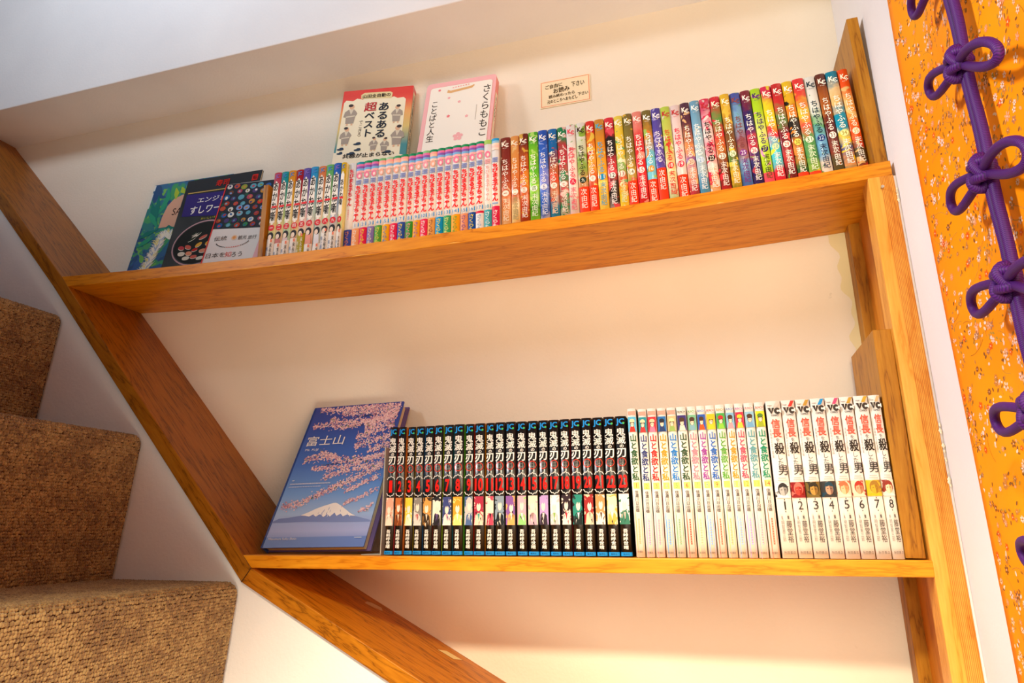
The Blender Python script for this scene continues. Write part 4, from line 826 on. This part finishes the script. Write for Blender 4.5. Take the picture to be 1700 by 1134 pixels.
link('spine_label', mesh('spine_label', [(YW_ + .0002, .003, .04), (YW_ + .0002, .0145, .04), (YW_ + .0002, .0145, .208), (YW_ + .0002, .003, .208)], [(0, 1, 2, 3)], [plain('#efe6cc', .4)]), Yb)
side_print(Yb, '山田全自動のあるある超ベスト', YW_ + .0005, .0088, .062, .006, .140, plain('#302820', .4))
flat('cream_panel', [(mm([(4, 34), (129, 34), (129, 188), (124, 193), (112, 192), (104, 197), (96, 193), (88, 203), (48, 203), (42, 195), (30, 199), (22, 193), (8, 196), (4, 190)]), 0)], [plain('#f0ead0', .4)], Yb, -.0003)
flat('name_plaque', [(mm([(38, 197), (100, 193), (101, 206), (96, 210), (44, 212), (37, 207)]), 0)], [plain('#e0d2a0', .4)], Yb, -.0005)
text('author_lettering', '山田全自動の', Yb, .0690, .1975, .056, .0095, plain('#2a2420', .4), -.0008, bold=.02)
NAVY = plain('#28303c', .4)
text('title_lettering', 'あるある', Yb, .0868, .098, .020, .085, NAVY, -.0008, vertical=True, bold=.028)
text('title_lettering', '超', Yb, .0600, .1640, .0255, .0225, plain('#b82c38', .4), -.0008, bold=.02)
text('title_lettering', 'ベスト', Yb, .0605, .1020, .0195, .0590, NAVY, -.0008, vertical=True, bold=.028)
text('small_lettering', 'でこきろ', Yb, .0450, .1040, .0075, .0380, plain('#50484a', .4), -.0008, vertical=True)
fig = []
def robed(x, z, s, flip=1):
    q = lambda pts: [((x + flip * a * s) / 1000, (z + b * s) / 1000) for a, b in pts]
    fig.append((q([(-7, 0), (8, 0), (10, 16), (13, 22), (10, 27), (5, 33), (-4, 33), (-11, 27), (-13, 16), (-8, 14)]), 0))
    fig.append((q([(-4, 33), (5, 33), (1, 20)]), 2)); fig.append((q([(-8, 14), (9, 16), (9, 18.5), (-8, 17)]), 2))
    fig.append((ell((x + flip * 1 * s) / 1000, (z + 38 * s) / 1000, .0047 * s, .0056 * s, 14), 1)); fig.append((ell((x - flip * 1.4 * s) / 1000, (z + 41.5 * s) / 1000, .0046 * s, .0035 * s, 12), 3))
    fig.append((q([(-5, 0), (-2, 0), (-2, -4), (-6, -4)]), 1)); fig.append((q([(3, 0), (6, 0), (7, -4), (3, -4)]), 1))
for a in [(21, 137, 1.08, 1), (115, 134, .92, -1), (121, 78, 1.05, -1), (18, 88, .92, 1), (76, 70, .68, 1), (98, 66, .70, -1)]: robed(*a)
for x, z, w_ in [(8, 76, 14), (40, 86, 16), (42, 72, 14), (30, 64, 18), (8, 66, 12), (100, 62, 20)]:
    fig.append((ell(x / 1000 + .004, z / 1000, w_ / 1000 * .5, .0024, 14), 4)); fig.append((ell(x / 1000 + .006, z / 1000 + .0022, w_ / 1000 * .3, .0022, 12), 4))
flat('figure_print', fig, [plain('#a39a90', .4), plain('#dcb494', .4), plain('#d8d0bc', .4), plain('#40383a', .4), plain('#2c4058', .4)], Yb, -.0006)
flat('paper_band', [(mm([(0, 0), (141.4, 0), (141.4, 52), (96, 64), (40, 67), (0, 69)]), 0)], [plain('#efe8d2', .4)], Yb, -.0008)
text('band_lettering', '共感が止まらない', Yb,   .0690, .0535, .100, .0105, plain('#2a2622', .4), -.0012, bold=.03)

Sb = face_book('essay_book', 'pink bordered white book with thin vertical lettering, standing on top of the comics', (-.2000, .105, ZT(-.2) + .005), (-.0600, .107, ZT(-.06) + .001), (-.2060, .140, .849), .139, .206, .016, None)
SW_, SH_ = .1380, .2060
M_PK = plain('#f4b8bc', .4)
prism('front_cover', rrect(0, SW_, 0, SH_, .007, 5), 0, .0008, M_PK, Sb); prism('back_cover', rrect(0, SW_, 0, SH_, .007, 5), .0152, .0160, M_PK, Sb)
prism('page_block', rrect(.0015, SW_ - .002, .0015, SH_ - .0015, .005, 4), .0010, .0150, M_PAGES, Sb)
prism('spine', rrect(SW_ - .0012, SW_ + .0001, .006, SH_ - .0062, .0004, 2), .0004, .0158, plain('#ef9a98', .4), Sb)
link('spine_label', mesh('spine_label', [(SW_ + .0003, .003, .01), (SW_ + .0003, .0135, .01), (SW_ + .0003, .0135, .165), (SW_ + .0003, .003, .165)], [(0, 1, 2, 3)], [plain('#f4ead8', .4)]), Sb)
side_print(Sb, 'さくらももこ', SW_ + .0006, .0082, .10, .0055, .055, plain('#403438', .4))
flat('white_panel', [(rrect(.0078, SW_ - .0058, .004, .1948, .006, 4), 1), ], [plain('#f4eee4', .4), plain('#ee9a9c', .4)], Sb, -.0003)
flat('panel_field', [(rrect(.0086, SW_ - .0066, .0048, .1940, .0055, 4), 0)], [plain('#f6f1e8', .4)], Sb, -.0005)
PEN = plain('#38302c', .4)
text('title_lettering', 'さくらももこ', Sb, .1215, .0600, .0145, .122, PEN, -.0008, vertical=True, bold=.008)
text('title_lettering', 'ことばと人生', Sb, .0215, .0620, .0145, .0960, PEN, -.0008, vertical=True, bold=.008)
flat('ribbon_print', [(mm([(43, 177), (50, 175), (92, 180), (97, 186), (95, 188), (88, 185), (50, 181), (44, 184)]), 0)], [plain('#e0b078', .4)], Sb, -.0007)
flat('small_print', [(mm([(53 + k * 5, 186.5 + k * .4), (56 + k * 5, 186.5 + k * .4), (56 + k * 5, 189 + k * .4), (53 + k * 5, 189 + k * .4)]), 0) for k in range(7)] + [(mm([(105, 100), (106, 100), (106, 136), (105, 136)]), 1)], [plain('#f0a8a8', .4), plain('#b8b0a8', .4)], Sb, -.0007, kind='stuff')
pet = []
def sakura(x, z, r, k):
    flat('blossom_print', [(ell((x + r * .6 * math.cos(a)) / 1000, (z + r * .6 * math.sin(a)) / 1000, r * .52 / 1000, r * .44 / 1000, 12, rot=a), 0) for a in (math.pi / 2 + j * 2 * math.pi / 5 for j in range(5))], [plain(('#f4b4b8', '#ec8088')[k], .4)], Sb, -.0007)
for x, z, r, k in [(27, 186, 2.6, 1), (48.4, 163, 2.6, 0), (76, 66, 9, 0), (70, 150, 3, 0), (52, 118, 3.2, 1), (88, 112, 3.0, 0)]: sakura(x, z, r, k)

# ---- hand-written card on the back wall
card = box('note_card', 0.0190, 0.1115, D - .0016, D - .0006, .7712, .8268, plain('#f4e2c0', .6)); tag(card, 'small cream hand-written card with red border stuck on the back wall', 'card')
cx0 = D - .0016 - .0003
cr = empty('card_print'); cr.parent = card; cr.location = (0.0190, cx0, .7712)
cw, chh = .0925, .0556
bd = lambda a, b, w_: (band([a, b], w_), 0)
border = flat('red_border', [bd((.002, .0025), (cw - .002, .0025), .0009), bd((.002, chh - .002), (cw - .002, chh - .002), .0009), bd((.0022, .002), (.0022, chh - .002), .0011), bd((cw - .0022, .002), (cw - .0022, chh - .002), .0011)], [plain('#f0906c', .6)], card, 0)
border.location = (0.0190, cx0, .7712)
HW = plain('#4a3a22', .6)
for s, x, z, w_, h_, tl in [('ご自由に', .0260, .0390, .032, .0085, .05), ('お読み', .0400, .0275, .030, .0110, .05), ('下さい', .0700, .0345, .024, .0105, 0), ('読み終わったら', .0400, .0185, .048, .0070, .03), ('元のところへおもどし', .0410, .0080, .056, .0075, .03), ('下さい', .0790, .0135, .019, .0068, .03)]:
    o = text('handwriting', s, card, .0190 + x, .7712 + z, w_, h_, HW, cx0 - .0001, bold=.02, tilt=tl)
bpy.data.objects.remove(cr)

# ================================================================== CARPETED STAIRS
t = NT('loop_carpet'); c = t.coords()
vo = t.n('ShaderNodeTexVoronoi', i_Scale=230.0); t.l(c, vo.inputs['Vector'])
nz = t.n('ShaderNodeTexNoise', i_Scale=24.0, i_Detail=2.0); t.l(c, nz.inputs['Vector'])
sep = t.n('ShaderNodeSeparateColor'); t.l(vo.outputs['Color'], sep.inputs[0])
av = t.n('ShaderNodeMath', operation='MULTIPLY_ADD'); t.l(sep.outputs[0], av.inputs[0]); av.inputs[1].default_value = .55; t.l(nz.outputs[0], av.inputs[2])
r = t.ramp([(.32, '#705438'), (.62, '#836642'), (.82, '#94774c'), (1.0, '#a68a5c')]); t.l(av.outputs[0], r.inputs[0]); t.l(r.outputs[0], t.b.inputs['Base Color'])
M_CARPET = t.set(.85, .25, Sheen_Weight=.25, Sheen_Roughness=.5)
M_CBASE = plain('#4c3422', .95)
stairs = empty('staircase', (-0.62, -0.45, -0.5)); tag(stairs, 'steep staircase in brown loop carpet rising along the white wall', 'stairs')
STEP = [(-0.4015, -0.0384), (-0.6141, 0.1831), (-0.8346, 0.4088), (-1.052, 0.634)]
RN = 0.017
def carpet_step(nx, nz, hgt, rows_tread, ylen, px, pyy):
    lean = .085
    nrm = Vector((math.cos(lean), -math.sin(lean))) ; tan = Vector((math.sin(lean), math.cos(lean)))
    c_ = Vector((nx - RN, nz - RN))                       # centre of the nose
    head = c_ + nrm * RN
    prof = []
    Lr = (hgt - RN)
    k = int(Lr / px)
    for i in range(k): prof.append((head - tan * (Lr * (1 - i / k)), nrm, tan))
    ang0 = math.atan2(nrm[1], nrm[0]); ang1 = math.pi / 2
    k = max(3, int(RN * (ang1 - ang0) / px))
    for i in range(k):
        a = ang0 + (ang1 - ang0) * i / k; nn = Vector((math.cos(a), math.sin(a))); prof.append((c_ + nn * RN, nn, Vector((-nn[1], nn[0]))))
    for i in range(rows_tread): prof.append((Vector((nx - RN - i * px, nz)), Vector((0, 1)), Vector((-1, 0))))
    return prof, (c_, head, nrm, tan, Lr)
OCT = 6
def loops(prof, y0, y1, py, hgt, lw, ll):
    ny = int((y1 - y0) / py); P = len(prof)
    base = np.array([(p[0][0], p[0][1]) for p in prof]); nn = np.array([(p[1][0], p[1][1]) for p in prof]); tt = np.array([(p[2][0], p[2][1]) for p in prof])
    I, J = np.meshgrid(np.arange(P), np.arange(ny), indexing='ij'); I = I.ravel(); J = J.ravel(); N = len(I)
    js = RNG.normal(0, .0005, N); jy = RNG.normal(0, .0004, N); sc = RNG.uniform(.82, 1.18, N); th = RNG.normal(.45, .25, N)
    yy = y1 - (J + .5 * (I % 2) * 0.6 + .5) * py + jy
    yy = np.minimum(yy, y1 - lw * .55)
    rings = [(1.0, -0.25), (0.86, 0.45)]
    V = np.zeros((N, 2 * OCT + 1, 3))
    for r_i, (rad, up_) in enumerate(rings):
        for k in range(OCT):
            a = 2 * math.pi * k / OCT
            u = ll * .5 * rad * math.cos(a) * sc; w = lw * .5 * rad * math.sin(a) * sc
            u2 = u * np.cos(th) - w * np.sin(th) + js; w2 = u * np.sin(th) + w * np.cos(th)
            hh = hgt * up_ * sc
            V[:, r_i * OCT + k, 0] = base[I, 0] + tt[I, 0] * u2 + nn[I, 0] * hh
            V[:, r_i * OCT + k, 2] = base[I, 1] + tt[I, 1] * u2 + nn[I, 1] * hh
            V[:, r_i * OCT + k, 1] = yy + w2
    V[:, 2 * OCT, 0] = base[I, 0] + tt[I, 0] * js + nn[I, 0] * hgt * sc; V[:, 2 * OCT, 2] = base[I, 1] + tt[I, 1] * js + nn[I, 1] * hgt * sc; V[:, 2 * OCT, 1] = yy
    tri = []
    for k in range(OCT):
        k2 = (k + 1) % OCT
        tri += [(k, k2, OCT + k2), (k, OCT + k2, OCT + k), (OCT + k, OCT + k2, 2 * OCT)]
    tri = np.array(tri)[:, ::-1]
    F = (tri[None] + (np.arange(N) * (2 * OCT + 1))[:, None, None]).reshape(-1)
    me = bpy.data.meshes.new('carpet_pile'); nv = N * (2 * OCT + 1); nf = N * len(tri)
    me.vertices.add(nv); me.vertices.foreach_set('co', V.reshape(-1)); me.loops.add(nf * 3); me.loops.foreach_set('vertex_index', F.astype(np.int32))
    me.polygons.add(nf); me.polygons.foreach_set('loop_start', np.arange(0, nf * 3, 3, dtype=np.int32)); me.polygons.foreach_set('use_smooth', np.ones(nf, bool))
    me.update(calc_edges=True); me.materials.append(M_CARPET); return me
YL_ = [-0.50, -0.62, -0.62, -0.5]
for i, (nx, nz) in enumerate(STEP):
    hgt = .262 if i else .30
    prof, (c_, head, nrm, tan, Lr) = carpet_step(nx, nz, hgt, [60, 8, 6, 5][i], .6, .0041, .0036)
    foot = head - tan * Lr
    arc = [c_ + Vector((math.cos(a), math.sin(a))) * (RN - .0004) for a in np.linspace(math.atan2(nrm[1], nrm[0]), math.pi / 2, 7)]
    poly = [(foot[0] - .0004, foot[1])] + [tuple(a) for a in arc] + [(nx - .262, nz - .0004), (nx - .262, foot[1])]
    st = prism('step', [tuple(q) for q in poly], -0.95, 0.004, M_CBASE, None)
    st.parent = stairs; st.matrix_parent_inverse = Matrix.Translation(-stairs.location)
    lp = link('carpet_pile', loops(prof, YL_[i], 0.003, .0036, .0021, .0041, .0058), st); lp['kind'] = 'stuff'

# ================================================================== ORANGE CLOTH AND PURPLE CORD ON THE RIGHT WALL
def cx_(y, z):
    s = -y
    return 0.5100 - 0.0035 * math.sin(s * 21 + z * 2.2 + .3) - 0.0022 * math.sin(s * 47 + z * 5) - .0012 * math.sin(z * 9 + s * 8)
def edge_y(z): return -0.1075 + 0.008 * math.sin(z * 3.2 + .6) - .004 * math.sin(z * 9 + 1)
t = NT('orange_silk'); c = t.coords()
nz = t.n('ShaderNodeTexNoise', i_Scale=6.0, i_Detail=2.0); t.l(c, nz.inputs['Vector'])
r = t.ramp([(.3, '#ff8a00'), (.7, '#ff9c00')]); t.l(nz.outputs[0], r.inputs[0])
t.l(r.outputs[0], t.b.inputs['Base Color'])
mp = t.coords(scale=(900, 900, 900)); n2 = t.n('ShaderNodeTexNoise', i_Scale=1.0); t.l(mp, n2.inputs['Vector']); t.bump(n2.outputs[0], .15, .0003)
M_SILK = t.set(.6, .15)
ny, nzv = 70, 90
v, f = [], []
for i in range(nzv + 1):
    z = -.45 + 1.55 * i / nzv
    for j in range(ny + 1):
        y = edge_y(z) - (j / ny) * .80; v.append((cx_(y, z), y, z))
for i in range(nzv):
    for j in range(ny):
        a = i * (ny + 1) + j; f.append((a, a + ny + 1, a + ny + 2, a + 1))
cloth = link('hanging_cloth', mesh('hanging_cloth', v, f, [M_SILK], smooth=True))
sd = cloth.modifiers.new('solid', 'SOLIDIFY'); sd.thickness = .0012; sd.offset = 1
tag(cloth, 'orange flower-patterned silk cloth hanging on the white wall behind the purple cord', 'cloth')
v, f, mi = [], [], []
def leaf_on(y, z, pts, k, lift):
    if any(y - dy > edge_y(z + dz) - .0015 for dy, dz in pts): return
    b = len(v)
    for dy, dz in pts:
        yy, zz = y - dy, z + dz; v.append((cx_(yy, zz) - lift, yy, zz))
    f.append(tuple(range(b, b + len(pts)))); mi.append(k)
FM = [plain(q, .55) for q in ['#f2c8a8', '#eed2c4', '#ea5c14', '#c48038', '#b47850', '#b48a34', '#a46820', '#8a5424', '#eaa070']]
for k in range(4200):
    z = random.uniform(-.34, .86); y = edge_y(z) - random.uniform(.006, .50)
    kind = random.random()
    if kind < .62:
        r0 = random.uniform(.0024, .0044); colr = random.choices([0, 1, 2, 3, 4, 7, 8], [4, 4, 3, 4, 3.5, 1.5, 3])[0]; a0 = random.random() * 6.28; lf = .00020 + random.random() * .00010
        np_ = random.choice([5, 6, 8])
        for j in range(np_):
            a = a0 + j * 2 * math.pi / np_; leaf_on(y, z, ell(r0 * .64 * math.cos(a), r0 * .64 * math.sin(a), r0 * .42, r0 * 1.55 / np_, 6, rot=a), colr, lf)
        leaf_on(y, z, ell(0, 0, r0 * .22, r0 * .22, 6), 6 if colr < 2 else 0, lf + .00006)
        for q in range(random.choice([0, 1, 2, 3])):
            a = random.random() * 6.28; leaf_on(y + .0065 * math.cos(a), z + .0075 * math.sin(a), ell(0, 0, .0022, .0011, 8, rot=random.random() * 3), random.choice([5, 3, 6, 7]), .00018)
    elif kind < .84:
        for q in range(random.choice([2, 3, 4])):
            leaf_on(y + random.uniform(-.004, .004), z + random.uniform(-.007, .007), ell(0, 0, random.uniform(.001, .0016), random.uniform(.0016, .0026), 7, rot=random.random() * 3), random.choices([0, 1, 7, 5, 8], [4, 3, 2, 2, 2])[0], .00022)
    else:
        a = random.random() * 6.28; l = random.uniform(.014, .032); n_ = 6; pts = [(l * s_ * math.cos(a + .5 * s_), l * s_ * math.sin(a + .5 * s_)) for s_ in np.linspace(0, 1, n_)]
        leaf_on(y, z, band(pts, .0005), random.choice([5, 3, 6]), .00015)
fo = link('flower_print', mesh('flower_print', v, f, FM, mi), cloth); fo['kind'] = 'stuff'

t = NT('purple_braid'); tc = t.n('ShaderNodeTexCoord'); sx = t.n('ShaderNodeSeparateXYZ'); t.l(tc.outputs['UV'], sx.inputs[0])
sn = t.n('ShaderNodeMath', operation='MULTIPLY'); t.l(sx.outputs[1], sn.inputs[0]); sn.inputs[1].default_value = 2.0
pp = t.n('ShaderNodeMath', operation='PINGPONG'); t.l(sn.outputs[0], pp.inputs[0]); pp.inputs[1].default_value = .5
ad = t.n('ShaderNodeMath', operation='ADD'); t.l(sx.outputs[0], ad.inputs[0]); t.l(pp.outputs[0], ad.inputs[1])
fr2 = t.n('ShaderNodeMath', operation='FRACT'); t.l(ad.outputs[0], fr2.inputs[0])
p2 = t.n('ShaderNodeMath', operation='PINGPONG'); t.l(fr2.outputs[0], p2.inputs[0]); p2.inputs[1].default_value = .5
r = t.ramp([(0, '#2c0c48'), (.22, '#40105e'), (.5, '#521a72')]); t.l(p2.outputs[0], r.inputs[0]); t.l(r.outputs[0], t.b.inputs['Base Color'])
t.bump(p2.outputs[0], .35, .0004); M_BRAID = t.set(.55, .25)
def tube(name, pts, rad, parent, closed=False, seg=12, step=.0022):
    P = [Vector(p) for p in pts]; n = len(P); out = []
    cnt = n if closed else n - 1
    for i in range(cnt):
        p0, p1, p2_, p3 = (P[(i - 1) % n], P[i], P[(i + 1) % n], P[(i + 2) % n]) if closed else (P[max(0, i - 1)], P[i], P[min(n - 1, i + 1)], P[min(n - 1, i + 2)])
        m = max(2, int((p2_ - p1).length / step))
        for k in range(m):
            u = k / m; out.append(.5 * ((2 * p1) + (p2_ - p0) * u + (2 * p0 - 5 * p1 + 4 * p2_ - p3) * u * u + (3 * p1 - p0 - 3 * p2_ + p3) * u ** 3))
    if not closed: out.append(P[-1])
    N = len(out); v, uv = [], []
    nrm = None; s = 0
    for i, p in enumerate(out):
        a = out[(i - 1) % N] if closed or i else out[0]; b = out[(i + 1) % N] if closed or i < N - 1 else out[-1]
        tn = (b - a).normalized()
        if nrm is None: nrm = tn.cross(Vector((1, .3, .2))).normalized()
        nrm = (nrm - tn * nrm.dot(tn)).normalized(); bn = tn.cross(nrm)
        for k in range(seg):
            an = 2 * math.pi * k / seg; v.append(p + (nrm * math.cos(an) + bn * math.sin(an)) * rad)
    f, U = [], []
    M_ = N if closed else N - 1
    seglen = [(out[(i + 1) % N] - out[i]).length for i in range(M_)]
    acc = [0]
    for q in seglen: acc.append(acc[-1] + q)
    for i in range(M_):
        for k in range(seg):
            i2, k2 = (i + 1) % N, (k + 1) % seg
            f.append((i * seg + k, i * seg + k2, i2 * seg + k2, i2 * seg + k))
            for (ii, kk) in ((i, k), (i, k + 1), (i + 1, k + 1), (i + 1, k)): U.append((acc[ii] / .0015, kk / seg * 2))
    if not closed: 
        f.append(tuple(range(seg - 1, -1, -1))); U += [(0, 0)] * seg
        f.append(tuple(range((N - 1) * seg, N * seg))); U += [(0, 0)] * seg
    me = mesh(name, [tuple(q) for q in v], f, [M_BRAID], smooth=True)
    ul = me.uv_layers.new(name='UVMap')
    for i, q in enumerate(U): ul.data[i].uv = q
    return link(name, me, parent)
CYc, CXc, CR = -.2950, .4955, .0039
cord = empty('knotted_cord', (0, 0, 0)); tag(cord, 'thick purple braided double cord with bow knots hanging over the orange cloth', 'cord')
KN = [(.4085, .28), (.3062, .06), (.2135, .02), (.5115, .10), (.1150, .02), (.0150, .0), (-.085, .0)]
for s in (-1, 1):
    tube('cord_strand', [(CXc + .0006 * math.sin(z * 60), CYc + s * .0037 + .0005 * math.sin(z * 40 + s), z) for z in np.linspace(.80, -.30, 60)], CR, cord)
def loop_pts(kz, sgn, tl, L=.076, W=.030, droop=0.0):
    """bow loop on the far (+1) or near (-1) side of the cord; tl tilts the bow"""
    out = []
    for t_ in np.linspace(.22, 2 * math.pi - .22, 20):
        u = (1 - math.cos(t_)) / 2; dy = L * u; dz = W * .5 * math.sin(t_) * (.22 + .95 * u)
        y = CYc + sgn * dy * math.cos(tl); z = kz + sgn * dy * math.sin(tl) + dz * math.cos(tl) - droop * u * u
        out.append((CXc - .006 - .004 * math.sin(u * 2.6) + .002 * (1 - math.sin(t_)), y, z))
    return out
for kz, tl in KN:
    k = .0070
    kx = CXc - .0045
    knot = tube('knot', [(kx + .006, CYc + .0085, kz + .001), (kx - .003, CYc + .0085, kz + .0085), (kx - .006, CYc + .0020, kz + .0065), (kx - .0035, CYc - .0070, kz + .0070), (kx + .003, CYc - .0105, kz + .003),
                         (kx + .000, CYc - .0085, kz - .0070), (kx - .0055, CYc - .0050, kz + .0005), (kx - .0070, CYc - .0040, kz + .0075), (kx - .0010, CYc - .0038, kz + .0125), (kx + .004, CYc - .001, kz + .006)], CR, cord)
    knot2 = tube('knot_wrap', [(kx + .006, CYc - .0090, kz - .002), (kx - .003, CYc - .0085, kz - .0070), (kx - .0065, CYc - .0010, kz - .0055), (kx - .0035, CYc + .0070, kz - .0062), (kx + .003, CYc + .0105, kz - .002),
                         (kx - .001, CYc + .0080, kz + .0045), (kx - .0060, CYc + .0060, kz - .0010), (kx - .0070, CYc + .0048, kz - .0080), (kx - .0010, CYc + .0045, kz - .0122), (kx + .004, CYc + .001, kz - .006)], CR, cord)
    tube('bow_loop', loop_pts(kz, 1, tl, .068, .024), CR * .96, knot)
    tube('bow_loop', loop_pts(kz, -1, tl + .24, .078), CR * .96, knot)
